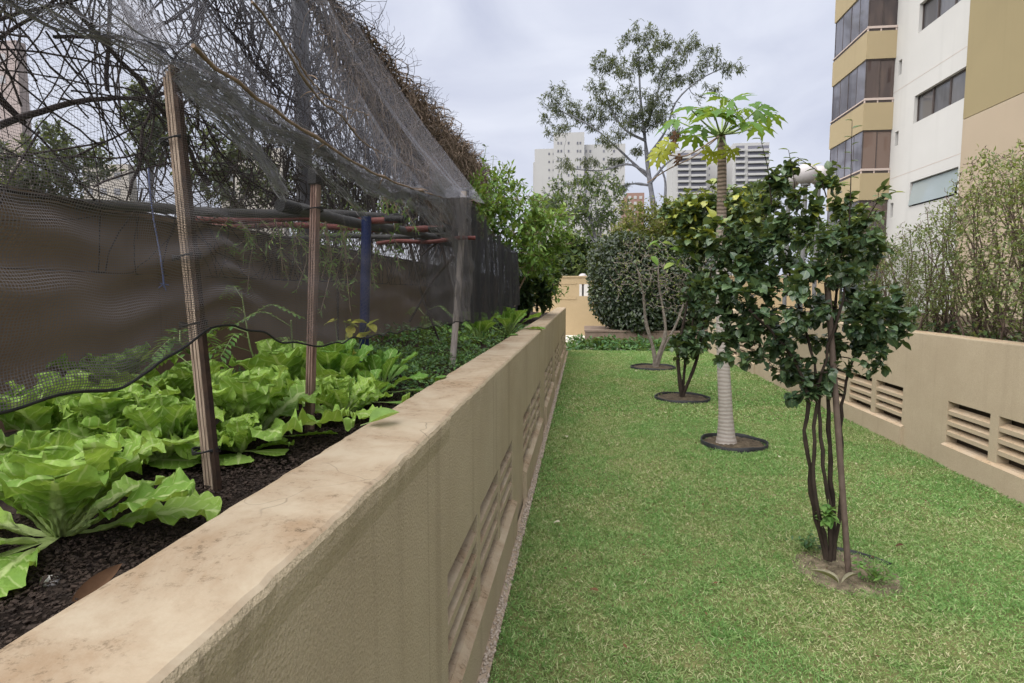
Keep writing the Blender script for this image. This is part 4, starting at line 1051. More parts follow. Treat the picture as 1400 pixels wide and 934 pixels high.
# ---- shrubs at the end of the bed
def stemset(base, tops, r0, r1, seed, n=9, amp=0.03, jit=0.05):
    rs = np.random.RandomState(seed); out = []
    for tp in tops: out.append((wiggle(np.array(base) + rs.normal(size=3) * [jit, jit, 0], tp, n, amp, rs), r0, r1))
    return out
b = np.array([-1.2, 8.9, ZS])
lob = [pxlobe(a, c, 8.9, r, dy, None, tn) for a, c, r, dy, tn in ((668, 252, 30, 0, .1), (690, 275, 38, -.3, .12), (722, 290, 38, 0, .15), (700, 320, 36, -.5, 0), (742, 318, 36, .3, .08), (760, 300, 22, .6, .1), (715, 350, 32, -.5, -.05), (735, 360, 24, .2, 0), (672, 285, 26, -.6, 0), (752, 345, 20, .5, 0), (690, 235, 14, 0, .1), (775, 292, 14, .6, .2), (768, 325, 20, .4, .15), (758, 375, 16, .3, .2), (640, 250, 18, .4, .1), (765, 400, 8, .3, .2))]
plant('bushy_shrub', 'tall loose light green shrub at the end of the bed past the black net', 'shrub', b, stemset(b, [P(a, c, y=8.8) for a, c in ((690, 300), (720, 320), (740, 340), (705, 280), (668, 270))], 0.022, 0.008, 1), lob, 460, 9, 0.10, T_SMALL, M['bush'], M['bark_tan'], 101, twig=0.22, minr=0.004)
b = np.array([-1.0, 10.4, ZS])
lob = [pxlobe(a, c, 10.4, r, dy, None, tn, 1, 0.8) for a, c, r, dy, tn in ((735, 395, 24, 0, -.05), (752, 385, 18, .2, .25), (725, 375, 24, -.3, 0), (715, 405, 20, -.8, -.1), (745, 412, 14, 0, 0), (757, 365, 14, .4, .3), (712, 385, 18, -1, -.1))]
plant('round_shrub', 'low dark glossy shrub with paler tips above the planter wall end', 'shrub', b, stemset(b, [P(a, c, y=10.4) for a, c in ((735, 400), (745, 385), (720, 390))], 0.018, 0.008, 2), lob, 240, 12, 0.10, T_OVAL, M['dkbush'], M['bark_dark'], 102, twig=0.14, minr=0.004)
b = P(655, 240, y=9.6); b[2] = ZS
shoot('tall_sprig', 'thin sprig with sparse dark leaves standing above the loose shrub', 'shrub', b, P(684, 186, y=9.6)[2] - ZS, 3, 26, 0.085, T_SMALL, M['dkbush'], 103, 0.16, 0.1, 0.7, lean=(P(686, 186, y=9.6)[0] - b[0], 0), stemr=0.008)

# =====================================================================================================
# LAWN TREES
# =====================================================================================================
def ring(label, c, r, h, seed, full=(0, 2 * PI), mulch='mulch'):
    rs = np.random.RandomState(seed); a = np.linspace(full[0], full[1], 60); t = thing('tree_ring', label, 'edging', (c[0], c[1], 0), 'plastic edging rings round the lawn trees')
    rr = r * (1 + 0.02 * np.sin(3 * a + seed)); top = h * (1 + 0.12 * np.sin(5 * a + seed))
    prof = ((0.004, -0.02), (0.006, 1.0), (-0.002, 1.06), (-0.010, 1.0), (-0.008, -0.02))
    G = np.zeros((60, 5, 3))
    for j, (dr_, f) in enumerate(prof):
        G[:, j, 0] = c[0] + (rr + dr_) * np.cos(a); G[:, j, 1] = c[1] + (rr + dr_) * np.sin(a); G[:, j, 2] = top * f if j not in (0, 4) else -0.02
    MB().grid(G).build('edging_strip', M['plastic'], t)
    rad = np.linspace(0, 0.98, 10); aa = np.linspace(0, 2 * PI, 49)
    G = np.zeros((10, 49, 3))
    for i, q in enumerate(rad):
        G[i, :, 0] = c[0] + r * q * np.cos(aa); G[i, :, 1] = c[1] + r * q * np.sin(aa); G[i, :, 2] = (0.014 if mulch == 'mulch' else 0.004) + 0.012 * (1 - q) + 0.004 * rs.normal(size=49) * (q > 0) - (0.03 if q > .9 else 0)
        G[i, -1] = G[i, 0]
    kind(MB().grid(G).build('mulch_disc', M[mulch], t), 'structure') if False else MB().grid(G).build('mulch_disc', M[mulch], t)
    return t
ring('half sunk black edging and dry soil around the nearest dark leaved tree', RINGS[0][:2], 0.30, 0.016, 1, (0.3, 1.7), 'strawsoil')
ring('black edging ring around the pale papaya trunk', RINGS[1][:2], 0.33, 0.042, 2)
ring('black edging ring of gravelly mulch under the forked dark stems', RINGS[2][:2], 0.40, 0.036, 3)
ring('farthest black edging ring under the bare tan branches', RINGS[3][:2], 0.46, 0.04, 4)

# nearest tree
Y0 = C0[1]
q = lambda zx, zy, dy=0.0: P(1000 + zx / 2.594, 480 + zy / 2.594, y=Y0 + dy)
stems0 = [([q(335, 735), q(305, 620, .02), q(285, 540, .03), q(280, 450, .02), q(255, 310, 0), q(275, 200, -.02), q(250, 60, -.05), q(150, -60, -.1), q(60, -150, -.15)], 0.017, 0.007),
          ([q(350, 745), q(350, 600), q(340, 470, -.02), q(315, 380, -.02), q(315, 200, 0), q(290, 30, .05), q(240, -150, .08), q(200, -300, .1)], 0.016, 0.007),
          ([q(345, 740), q(330, 640, -.02), q(300, 560, -.04), q(290, 460, -.03), q(305, 400, -.03), q(280, 300, -.03), q(300, 220, 0), q(320, 60, -.06), q(380, -120, -.1), q(420, -280, -.1)], 0.015, 0.006),
          ([q(358, 745), q(365, 620, .03), q(350, 440, .03), q(345, 330, .05), q(345, 150, .05), q(360, -50, .1), q(380, -260, .1), q(400, -500, .1)], 0.018, 0.006),
          ([q(362, 740, .02), q(385, 560, .05), q(398, 420, .06), q(388, 280, .05), q(400, 120, .1), q(450, -20, .12), q(520, -120, .15)], 0.013, 0.006)]
stems0 = [(smooth_path(p, 22) + RS.normal(size=(22, 3)) * 0.0045, a * .85, b) for p, a, b in stems0]
lob = [pxlobe(a, c, Y0, r * .9, dy, w, tn, 1, .85) for a, c, r, dy, w, tn in (
    (1110, 350, 62, -.05, None, -.05), (1050, 345, 46, .1, None, 0), (1010, 400, 55, 0, None, -.03), (1165, 340, 46, .1, None, 0), (1080, 410, 62, -.15, None, -.08),
    (1150, 405, 62, .0, None, -.05), (1195, 425, 50, .1, None, -.03), (1225, 440, 32, .05, None, 0), (1040, 465, 48, .0, None, -.05), (1110, 470, 60, .1, None, -.05), (1180, 465, 45, -.05, None, -.03),
    (985, 415, 24, 0, None, 0), (985, 470, 28, 0, None, 0), (1085, 525, 34, 0, None, -.05), (1125, 530, 26, 0, None, 0), (1042, 290, 30, .1, 1000, .15), (1095, 282, 34, 0, 1000, .24), (1150, 280, 34, .1, 1100, .28), (1182, 305, 26, 0, 600, .12), (1070, 305, 26, 0, 500, .05),
    (1130, 240, 16, 0, 500, .25), (1062, 245, 16, 0, 500, .0), (1075, 225, 10, .1, 160, 0), (1205, 495, 16, 0, 260, 0), (1195, 255, 12, 0, 160, .1), (1095, 250, 10, 0, 120, .2), (990, 325, 32, .05, 1000, .06), (968, 355, 24, .1, 500, .08), (976, 395, 36, 0, 1500, 0), (998, 290, 24, .1, 500, .34), (962, 305, 20, .1, 260, .36), (1015, 440, 40, .1, 1500, -.05), (1010, 345, 34, 0, 1300, 0))]
cam_tree = plant('camellia_tree', 'nearest lawn tree, glossy dark leaves on twisted dark stems', 'tree', C0, stems0, lob, 560, 12, 0.044, T_ROUND, M['camellia'], M['bark_dark'], 111, twig=0.065, spread=1.0, sizevar=.5, rhi=0.7, minr=0.0018)
m = MB(); ml = MB(); rs = np.random.RandomState(14)
for pts in (((1160, 330), (1163, 260), (1165, 165)), ((1090, 290), (1085, 240), (1078, 205)), ((1055, 280), (1050, 230), (1040, 190)), ((1130, 270), (1120, 235), (1090, 215)), ((1185, 300), (1200, 275), (1225, 262))):
    p = smooth_path([P(a, c, y=Y0) for a, c in pts], 16); m.tube(p, np.linspace(0.004, 0.0015, 16), 4)
    k = np.arange(4, 16); d = rand_unit(12, rs); d[:, 2] = 0.2 + 0.3 * d[:, 2]; d[::2, 0] = np.abs(d[::2, 0]) + .3; d[1::2, 0] = -np.abs(d[1::2, 0]) - .3
    ml.scatter(T_OVAL[0], T_OVAL[1], p[k], d, np.tile([0, -0.3, 1.0], (12, 1)), 0.055 * rs.uniform(0.7, 1.1, 12), rs.uniform(0.4, 0.95, 12))
m.build('shoots', M['bark_dark'], cam_tree); ml.build('shoot_leaves', M['camellia'], cam_tree)
# support rod
r0 = P(1149, 782, z=0) + [0.035, -0.03, 0]; r1 = P(1138, 480, y=r0[1] + 0.03); r1 = r0 + (r1 - r0) * 1.30
o = MB().tube([r0 - [0, 0, 0.03], r1], 0.0165, 12).build('support_rod', M['rod'], None, r0); tag(o, 'straight brown rod propping the nearest dark leaved tree', 'rod')
# weeds at its foot
def tuft(label, c, n, h, leaf, mat, seed, tm=T_SMALL, sp=0.10):
    rs = np.random.RandomState(seed); t = thing('small_weed', label, 'weed', c); ms = MB(); ml = MB(); c = np.array(c)
    for k in range(n):
        tip = c + np.array([rs.normal() * sp, rs.normal() * sp, h * rs.uniform(0.4, 1)]); p = smooth_path([c + rs.normal(size=3) * [sp * .5, sp * .5, 0], (c + tip) / 2 + [0, 0, .02], tip], 7); ms.tube(p, 0.0015, 4)
        d = rand_unit(6, rs); d[:, 2] *= 0.4; ml.scatter(tm[0], tm[1], p[rs.randint(2, 7, 6)], d, unit(rand_unit(6, rs) * .3 + [0, 0, 1]), leaf * rs.uniform(.6, 1.2, 6), rs.rand(6))
    ms.build('stem', M['stem'], t); ml.build('leaves', mat, t)
tuft('light green weed at the right of the nearest tree base', P(1195, 795, z=0.02), 22, 0.10, 0.040, M['weed'], 1, sp=0.07)
tuft('green shoots climbing the twisted stems of the nearest tree', P(1130, 720, y=Y0 - .05), 9, 0.16, 0.055, M['weed'], 2, T_OVAL, .03)
tuft('dark tangled weed left of the nearest tree base', P(1105, 752, z=0.02), 18, 0.10, 0.038, M['cover'], 3, sp=0.06)
for i, (a, c, az) in enumerate(((1140, 790, 2.3), (1158, 792, 0.7))):
    p0 = P(1147, 800, z=0.02); tl = leaf_t(0.13, .5, .5, 8)
    o = MB().scatter(tl[0], tl[1], p0[None] + [[.01 * i, 0, 0.01]], np.array([[math.cos(az), math.sin(az) * .6, .5]]), np.array([[0, -.4, 1.0]]), 0.14, 0.1).build('dry_leaf', M['petal'], None, p0)
    tag(o, ('pale dry strap leaf leaning left at the nearest tree foot', 'pale dry strap leaf leaning right at the nearest tree foot')[i], 'leaf')

n = 420
pos = np.stack([RS.uniform(-.3, XR - .05, n), 1.8 + 12 * RS.rand(n) ** 1.3, RS.uniform(.028, .042, n)], -1)
d = rand_unit(n, RS); d[:, 2] *= .3
kind(MB().scatter(T_OVAL[0], T_OVAL[1], pos, d, unit(rand_unit(n, RS) * .4 + [0, 0, 1]), RS.uniform(.008, .026, n), RS.rand(n)).build('leaf_litter', M['deadleaf']), 'stuff')
# papaya
Yp = C1[1]
tp = [C1, P(992, 560, y=Yp), P(988, 480, y=Yp), P(987, 420, y=Yp), P(986, 330, y=Yp), P(987, 250, y=Yp), P(987, 205, y=Yp), P(986, 184, y=Yp)]
tp = smooth_path(tp, 40)
rr = np.interp(np.linspace(0, 1, 40), [0, .03, .10, .3, .6, .95, 1], [.112, .090, .072, .062, .053, .043, .040])
pap = thing('papaya_tree', 'slim papaya tree with pale ringed trunk and lobed bright leaves', 'tree', C1)
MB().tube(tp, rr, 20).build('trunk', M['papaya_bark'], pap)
def palmate():
    """lobed papaya leaf: seven toothed lobes fanning from the stalk; unit radius"""
    V = [(0, 0, 0)]; F = []
    for k in range(7):
        a = (k - 3) * 0.62; Lk = 1.0 - 0.09 * abs(k - 3); ca, sa = math.sin(a), math.cos(a); n0 = len(V)
        prof = [(0.22, 0.10), (0.40, 0.12), (0.50, 0.26), (0.58, 0.14), (0.70, 0.20), (0.80, 0.08), (1.0, 0.0)]
        for r, w in prof:
            r *= Lk; w *= 0.75
            z = -0.52 * r * r + 0.05 + 0.05 * math.sin(k * 2.3)
            for s in (-1, 0, 1):
                V.append((ca * r + sa * w * s, sa * r - ca * w * s, z + 0.05 * abs(s) * w * 4 * 0.25 - 0.0))
        F.append((0, n0, n0 + 1, n0 + 1)); F.append((0, n0 + 1, n0 + 2, n0 + 2))
        for i in range(len(prof) - 1):
            b_ = n0 + i * 3; F += [(b_, b_ + 3, b_ + 4, b_ + 1), (b_ + 1, b_ + 4, b_ + 5, b_ + 2)]
    V = np.array(V); V[:, 2] += 0.0
    F3 = np.array([f[:3] for f in F if f[2] == f[3]]); F4 = np.array([f for f in F if f[2] != f[3]])
    return V, F3, F4
PV, PF3, PF4 = palmate()
top = tp[-1]; mp_ = MB(); ml = MB(); rs = np.random.RandomState(17); sc_ = Yp / FP
ends = [(925, 165, .2, .25), (945, 150, -.3, .2), (962, 175, -.4, .15), (975, 148, .3, .3), (1000, 140, -.3, .3), (1015, 150, .4, .3), (1035, 150, -.2, .25), (1050, 158, .2, .3), (1020, 170, -.5, .4), (1000, 155, -.6, .3), (978, 160, -.6, .25), (950, 185, .3, .5), (1000, 205, -.3, .95), (975, 208, -.2, .98), (1035, 172, .5, .4), (990, 135, .5, .2), (960, 150, .5, .3)]
for a, c, dy, tn in ends:
    e = P(a, c, y=Yp + dy); mid = (top + e) / 2 + [0, 0, -0.03]
    p = smooth_path([top, mid, e], 10); mp_.tube(p, np.linspace(0.011, 0.006, 10), 6)
    out = unit((e - top) * [1, 1, 0.3] + [0, 0, -0.05]); upv = np.array([0, 0, 1.0]) + rs.normal(size=3) * 0.42
    if tn > .9: out = unit(np.array([rs.normal() * .3, -.2, -1.0])); upv = np.array([0.0, -1.0, 0.2])
    s = rs.uniform(0.20, 0.33); out = unit(out + rs.normal(size=3) * [.25, .25, .15])
    if tn > .9: s *= .5
    for F in (PF3, PF4): ml.scatter(PV, F, e[None], out[None], upv[None], s, tn)
mp_.build('leaf_stalks', M['stem'], pap); ml.build('crown', M['papaya'], pap)
# long dying leaf stalk hanging to the side
e = P(915, 212, y=Yp - .1); p = smooth_path([top, P(955, 205, y=Yp), P(935, 215, y=Yp - .05), e], 16); st = MB().tube(p, 0.007, 6)
p2 = smooth_path([top, P(950, 215, y=Yp + .1), P(915, 230, y=Yp + .1), P(885, 250, y=Yp + .1)], 14); st.tube(p2, 0.006, 6); st.build('drooping_stalks', M['bark_tan'], pap)
dl = MB(); 
for a, c, s in ((925, 185, .15), (924, 198, .12), (930, 215, .12)):
    e = P(a, c, y=Yp); 
    for F in (PF3, PF4): dl.scatter(PV * [.45, 1, 1.6], F, e[None], unit(np.array([[rs.normal() * .3, .1, -1.0]])), np.array([[.3, -1.0, .1]]), s, rs.rand())
dl.build('dead_leaves', M['deadleaf'], pap)
yl = MB()
for a, c in ((905, 205), (915, 195), (902, 212)):
    e = P(a, c, y=Yp)
    for F in (PF3, PF4): yl.scatter(PV, F, e[None], unit(np.array([[-.6, -.2, -.5]])), np.array([[.1, -.8, .7]]), .17, 1.0)
yl.build('yellow_leaves', M['papaya'], pap)

# third tree, dark forked stems
Y2 = C2[1]
stems2 = [(smooth_path([C2, P(930, 520, y=Y2), P(925, 490, y=Y2), P(935, 440, y=Y2), P(945, 380, y=Y2 + .1)], 14), 0.030, 0.012), (smooth_path([C2, P(942, 520, y=Y2), P(953, 495, y=Y2), P(962, 440, y=Y2), P(972, 370, y=Y2)], 14), 0.026, 0.012),
          (smooth_path([C2 + [.02, .02, 0], P(935, 500, y=Y2 + .1), P(950, 430, y=Y2 + .2), P(950, 330, y=Y2 + .2)], 14), 0.022, 0.01)]
lob = [pxlobe(a, c, Y2, r, dy, w, tn) for a, c, r, dy, w, tn in ((955, 300, 42, -.2, 3600, .40), (990, 288, 40, -.2, 3200, .38), (928, 292, 28, -.2, 1800, .42), (1020, 285, 26, .2, 900, .4), (965, 345, 40, .1, None, 0), (985, 400, 40, 0, None, -.05), (950, 400, 26, .2, 500, 0), (965, 450, 34, 0, None, -.05), (935, 470, 22, 0, 500, 0), (1000, 340, 40, .2, None, 0), (1005, 310, 36, 0, None, .2))]
t2 = plant('camellia_tree', 'young tree with forked dark stems and yellow green top, beside the papaya', 'tree', C2, stems2, lob, 430, 10, 0.10, T_ROUND, M['camellia'], M['bark_dark'], 112, twig=0.16, spread=1.0, rhi=0.62, minr=0.004)
yl = MB(); rs = np.random.RandomState(5)
for a, c in ((886, 338), (890, 350), (893, 333), (905, 332), (915, 340), (925, 335), (912, 352), (922, 360), (932, 352), (940, 345), (930, 368), (945, 340), (952, 335), (960, 337)):
    yl.scatter(T_OVAL[0], T_OVAL[1], P(a, c, y=Y2 - .1)[None], unit(rs.normal(size=(1, 3)) * [1, .5, .35] + [0.3, -.2, -.2]), np.array([[0, -.5, 1.0]]) + rs.normal(size=(1, 3)) * .2, 0.20 * rs.uniform(.8, 1.15), rs.rand())
yl.build('young_leaves', M['young'], t2)
ms = MB()
for a, c in ((886, 336), (912, 345), (930, 360), (955, 336)): ms.tube(smooth_path([P(950, 385, y=Y2), P(930, 365, y=Y2 - .05), P(a, c, y=Y2 - .1)], 8), .005, 4)
ms.build('young_stems', M['stem'], t2)

# bare tree
Y3 = C3[1]
stems3 = [(smooth_path([C3, P(896, 485, y=Y3), P(890, 465, y=Y3), P(882, 440, y=Y3), P(880, 400, y=Y3 - .1), P(872, 370, y=Y3 - .2)], 14), 0.050, 0.014), (smooth_path([C3, P(902, 480, y=Y3), P(912, 460, y=Y3), P(908, 430, y=Y3), P(900, 390, y=Y3), P(900, 355, y=Y3)], 14), 0.046, 0.014),
          (smooth_path([C3 + [.05, 0, 0], P(905, 478, y=Y3), P(925, 445, y=Y3), P(940, 400, y=Y3), P(950, 370, y=Y3)], 14), 0.034, 0.012)]
lob = [pxlobe(a, c, Y3, r, dy, None, 0) for a, c, r, dy in ((880, 355, 36, -.3), (860, 375, 32, -.3), (905, 370, 34, 0), (895, 400, 30, -.4), (925, 385, 32, 0), (940, 420, 28, 0), (865, 345, 22, -.3), (950, 370, 28, .2), (850, 400, 18, -.4))]
plant('bare_tree', 'leafless tan branched tree in front of the clipped round bush', 'tree', C3, stems3, lob, 420, 1, 0.06, T_OVAL, M['hedge'], M['bark_pale'], 113, twig=0.05, minr=0.0085, wig=0.09)

# fallen leaves on the lawn
rs = np.random.RandomState(44)
spots = [(776, 598, 'pale leaf on open lawn, largest, nearer the stucco wall'), (766, 713, 'tiny pale leaf on the grass close to the stucco wall vents'), (905, 538, 'pale leaf on the grass left of the second edging ring'), (965, 505, 'whitish leaf on the grass between forked stems and papaya'), (968, 513, 'second whitish leaf right beside it between stems and papaya'), (828, 512, 'small pale leaf on the far lawn left of the bare tree'), (872, 507, 'small yellowish leaf at the edge of the farthest ring'), (1236, 745, 'reddish brown leaf on the grass right of the nearest tree'), (818, 808, 'dark curled leaf on the grass in the near middle'), (1065, 625, 'small pale leaf on the grass right of the papaya ring')]
for i, (a, c, lab) in enumerate(spots):
    p0 = P(a, c, z=0.035); d = unit(rs.normal(size=(1, 3)) * [1, 1, .1])
    o = MB().scatter(T_OVAL[0], T_OVAL[1], p0[None], d, np.array([[0.2, -.2, 1.0]]), 0.05 * (1.8 if i == 0 else 1.0) * (1 + .25 * (p0[1] > 7)), rs.rand()).build('fallen_leaf', M['deadleaf'] if i in (7, 8) else M['petal'], None, p0)
    tag(o, lab, 'leaf', 'fallen leaves on the lawn')

# =====================================================================================================
# FAR END OF THE LAWN
# =====================================================================================================
def leafy_mass(name, label, base, lobes, n, leaf, mat, seed, trunk=None, core=None, tm=T_SMALL, coremat=None, rlo=0, rhi=1, group=None, cat='bush', fill=0.8):
    """dense crown: leaves through the outer shell of the lobes, twigs inside, stems below"""
    rs = np.random.RandomState(seed); t = thing(name, label, cat, base, group)
    ms = MB()
    for l in lobes:
        ms.tube(wiggle(base, l[0], 8, 0.03 * np.linalg.norm(np.array(l[0]) - base), rs), np.linspace(*(trunk or (0.05, 0.015)), 8), 6)
    ms.build('trunk', M['bark_dark'], t)
    pos, tone, u = lobe_tips(lobes, n, rs, fill)
    d = unit(u * 0.6 + rand_unit(n, rs)); d[:, 2] -= 0.2
    MB().scatter(tm[0], tm[1], pos, d, unit(u + rand_unit(n, rs) * .6 + [0, 0, .5]), leaf * rs.uniform(.6, 1.3, n), np.clip(rs.uniform(rlo, rhi, n) + tone, 0, 1)).build('crown', mat, t)
    return t
Yt = 18.8
b = P(880, 462, y=Yt); b[2] = 0.3
lob = [pxlobe(a, c, Yt, r, dy, w, tn, fl) for a, c, r, dy, w, tn, fl in ((865, 385, 60, 0, None, 0, 1.05), (845, 360, 42, -.3, None, 0, 1.0), (850, 405, 44, -.3, None, -.03, 1.0), (900, 390, 62, .1, None, 0, 1.0), (935, 385, 55, .2, None, 0, 1.1), (875, 432, 44, -.4, None, -.05, .7), (915, 432, 44, -.2, None, -.05, .7), (845, 420, 30, -.4, None, -.05, .8), (862, 350, 38, 0, None, .05, .7), (915, 355, 42, .2, None, .05, .7))]
leafy_mass('clipped_bush', 'big round clipped dark bush in the brown box at the lawn end', b, lob, 34000, 0.115, M['topiary'], 121, (0.07, 0.03), rhi=.9, fill=.80, tm=T_OVAL)
lob = [pxlobe(a, c, Yt + 1.2, r, 0, None, tn) for a, c, r, tn in ((845, 325, 24, .1), (870, 308, 28, .1), (900, 300, 26, .15), (930, 295, 30, .1), (960, 290, 30, .2), (830, 340, 18, 0), (985, 285, 26, .1), (860, 290, 20, .2), (900, 280, 18, .1), (885, 318, 30, .1), (925, 322, 30, 0))]
b2 = P(900, 440, y=Yt + 1.2); b2[2] = 0
plant('loose_bush', 'loose olive green bush showing above the clipped round bush', 'bush', b2, stemset(b2, [P(a, 320, y=Yt + 1.2) for a in (850, 880, 910, 940, 965)], 0.05, 0.02, 3), lob, 620, 9, 0.13, T_SMALL, M['olive'], M['bark_tan'], 122, twig=.35, minr=.010)
# brown box below the bush
k0 = P(800, 446, y=17.7); 
t = thing('planter_box', 'low brown planter box under the clipped round bush', 'planter', (k0[0] + 2.3, 18.9, 0))
m = MB(); k0[2] -= .12; m.box(k0[0], k0[0] + 4.6, 17.7, 20.0, -.05, k0[2] - .05); m.build('box_body', M['kerbbox'], t, smooth=False)
m = MB(); m.box(k0[0] - .02, k0[0] + 4.62, 17.68, 20.02, k0[2] - .05, k0[2]); m.build('rim', M['kerbbox'], t, smooth=False)
# beige wall across the end
Yb = 22.0; zt_ = P(790, 379.5, y=Yb)[2]; zm1 = P(790, 388.5, y=Yb)[2]; zm0 = P(790, 405, y=Yb)[2]
xa, xb_, xc, xd = [P(a, 395, y=Yb)[0] for a in (762, 788, 792, 805)]
t = thing('boundary_wall', 'beige painted wall with upper panels closing the end of the garden', 'wall', (0, Yb, 0))
m = MB(); holed(m, (0, Yb, 0), (1, 0, 0), (0, 0, 1), (0, -1, 0), (-2.6, 9), (-.05, zt_), [(xc, xd, zm0, zm1), (xd + .25, xd + .25 + (xd - xc), zm0, zm1)], .2)
m.box(-2.6, 9, Yb + .201, Yb + .22, -.05, zm0); m.box(-2.62, 9.02, Yb - .03, Yb + .24, zt_, zt_ + .06)
m.build('wall_body', M['farwall'], t, smooth=False)
m = MB(); m.box(-2.6, xb_, Yb - .022, Yb - .002, zm0 - .12, zm0 - .04); m.box(xa - 1, xb_, Yb - .018, Yb - .002, zm1, zm1 + .05); m.build('moulding', M['farwall'], t, smooth=False)
# second parallel wall face further back seen through the opening (white house)
o = MB().box(-3, 6, Yb + 6, Yb + 9, 0, 2.0).build('garden_shed', M['white'], None, (1.5, Yb + 7.5, 0), smooth=False); tag(o, 'low white outbuilding glimpsed through the beige wall opening', 'building')
def sphere(c, r, n=20):
    a = np.linspace(0, PI, n); b_ = np.linspace(0, 2 * PI, 2 * n + 1)
    return np.array([[(c[0] + r * math.sin(x) * math.cos(y), c[1] + r * math.sin(x) * math.sin(y), c[2] + r * math.cos(x)) for y in b_] for x in a])
def globe_lamp(label, c, r, ground=0.0):
    t = thing('globe_lamp', label, 'lamp', (c[0], c[1], ground), 'white globe lamps')
    MB().grid(sphere(c, r)[:, ::-1]).build('globe', M['globe'], t)
    MB().tube([(c[0], c[1], ground), (c[0], c[1], c[2] - r * .9)], .04, 10).tube([(c[0], c[1], c[2] - r * 1.1), (c[0], c[1], c[2] - r * .8)], .09, 12).build('post', M['lamppost'], t)
g0 = P(797, 381, y=Yb + .6); globe_lamp('white globe lamp peeping over the beige end wall', g0, .20)
for a, c, r, dy, lab in ((1102, 238, .21, 0, 'white globe lamp, highest, above the nearest tree crown'), (1079, 247, .20, .4, 'white globe lamp partly hidden, lower beside the highest globe'), (1120, 240, .20, .5, 'pale globe lamp nearest the apartment balconies')):
    globe_lamp(lab, P(a, c, y=12.5 + dy), r)

# =====================================================================================================
# HEDGE ON THE OTHER WALL
# =====================================================================================================
hedge_specs = [
    (7.6, [(1215, 370, 30), (1240, 350, 34), (1225, 410, 34), (1250, 400, 36), (1215, 335, 14)], 'sparse twiggy hedge shrub farthest along the wall, white facade behind', -.05),
    (6.7, [(1265, 330, 40), (1285, 370, 42), (1260, 395, 36), (1290, 300, 28), (1275, 420, 30)], 'twiggy hedge shrub below the tilted awning window', -.02),
    (6.0, [(1310, 330, 45), (1320, 285, 38), (1335, 380, 45), (1305, 400, 36), (1330, 250, 26)], 'twiggy hedge shrub at the corner of white and yellow facade', .06),
    (5.4, [(1355, 300, 50), (1365, 250, 42), (1345, 225, 24), (1370, 370, 50), (1385, 220, 26), (1355, 420, 36)], 'tallest hedge shrub, brown twigs and yellow green tips', .10),
    (4.9, [(1410, 290, 55), (1400, 235, 40), (1420, 370, 60), (1405, 420, 40), (1430, 225, 36)], 'hedge shrub cut by the frame edge, yellow green top', .10)]
for i, (yy, ls, lab, tn) in enumerate(hedge_specs):
    lob = [pxlobe(a, c, yy, r, dy, None, tn + (.12 if c < 300 else -.05)) for (a, c, r), dy in zip(ls, (0, .2, -.2, .1, -.1, .2))]
    bx_ = P(ls[0][0], 450, y=yy)[0]; b = np.array([max(bx_, XR + .48), yy, 1.10])
    tops = [np.array(l[0]) * [1, 1, 1] for l in lob] + [np.array(l[0]) + RS.normal(size=3) * .15 for l in lob] + [np.array(lob[k % len(lob)][0]) + RS.normal(size=3) * .28 for k in range(16)]
    tops = [np.array([max(q_[0], XR + .22), q_[1], min(max(q_[2], 1.45), 2.55)]) for q_ in tops]
    plant('hedge_shrub', lab, 'shrub', b, stemset(b, tops, .011, .004, 60 + i, 10, .035, .11), lob, 500, 5, 0.038, T_SMALL, M['hedge'], M['bark_hedge'], 130 + i, 'twiggy hedge shrubs on the wall', .0022, 4, twig=.16, spread=.7, wig=.08, rhi=.7)

# =====================================================================================================
# APARTMENT BUILDING
# =====================================================================================================
XA = 12.5
apt = thing('apartment_building', 'white and mustard apartment block with glazed corner balconies', 'building', (XA + 5, 22, 0))
yw0 = P(1325, 100, x=XA)[1]; yw1 = P(1222, 100, x=XA)[1]
def fz(px, py): return float(P(px, py, x=XA)[2])
def fy(px, py): return float(P(px, py, x=XA)[1])
w1y = (fy(1320, 110), fy(1250, 140)); H3 = 2.80
wins = [(w1y[0], w1y[1], fz(1320, 133), fz(1320, 91)), (w1y[0], w1y[1], fz(1314.5, 0), fz(1314.5, 0) + 1.05), (fy(1309, 250), fy(1243, 270), fz(1309, 266), fz(1309, 228))]
smallw = [(fy(1233, 90), fy(1228.5, 90), fz(1231, 102), fz(1231, 82)), (fy(1228, 190), fy(1223.5, 190), fz(1226, 199), fz(1226, 180)), (fy(1221, 285), fy(1217, 285), fz(1219, 297), fz(1219, 278))]
yw1 = max(yw1, smallw[0][1] + .3)
m = MB(); holed(m, (XA, 0, 0), (0, 1, 0), (0, 0, 1), (-1, 0, 0), (yw0, yw1), (-.05, 20), [w for w in wins] + smallw, .22)
m.build('white_facade', M['white'], apt, smooth=False)
m = MB(); zc = lambda y: 0
zsplit = 0.5 * (fz(1330, 159) + fz(1398, 129))
m.box(XA - .10, XA + 8, 6, yw0, zsplit, 20); m.build('mustard_facade', M['mustard'], apt, smooth=False)
m = MB(); m.box(XA - .098, XA + 8, 6.002, yw0 - .002, -.05, zsplit - .02); m.build('salmon_facade', M['salmon'], apt, smooth=False)
m = MB(); m.box(XA + .3, XA + 8, yw0 + .01, yw1 + 3.8, -.05, 20); m.build('core', M['white'], apt, smooth=False)
for zj in (fz(1325, 62), fz(1325, 206)):
    MB().box(XA - .004, XA + .01, yw0 + .01, yw1 - .01, zj, zj + .018).build('joint', M['balctrim'], apt, smooth=False)
rs = np.random.RandomState(2)
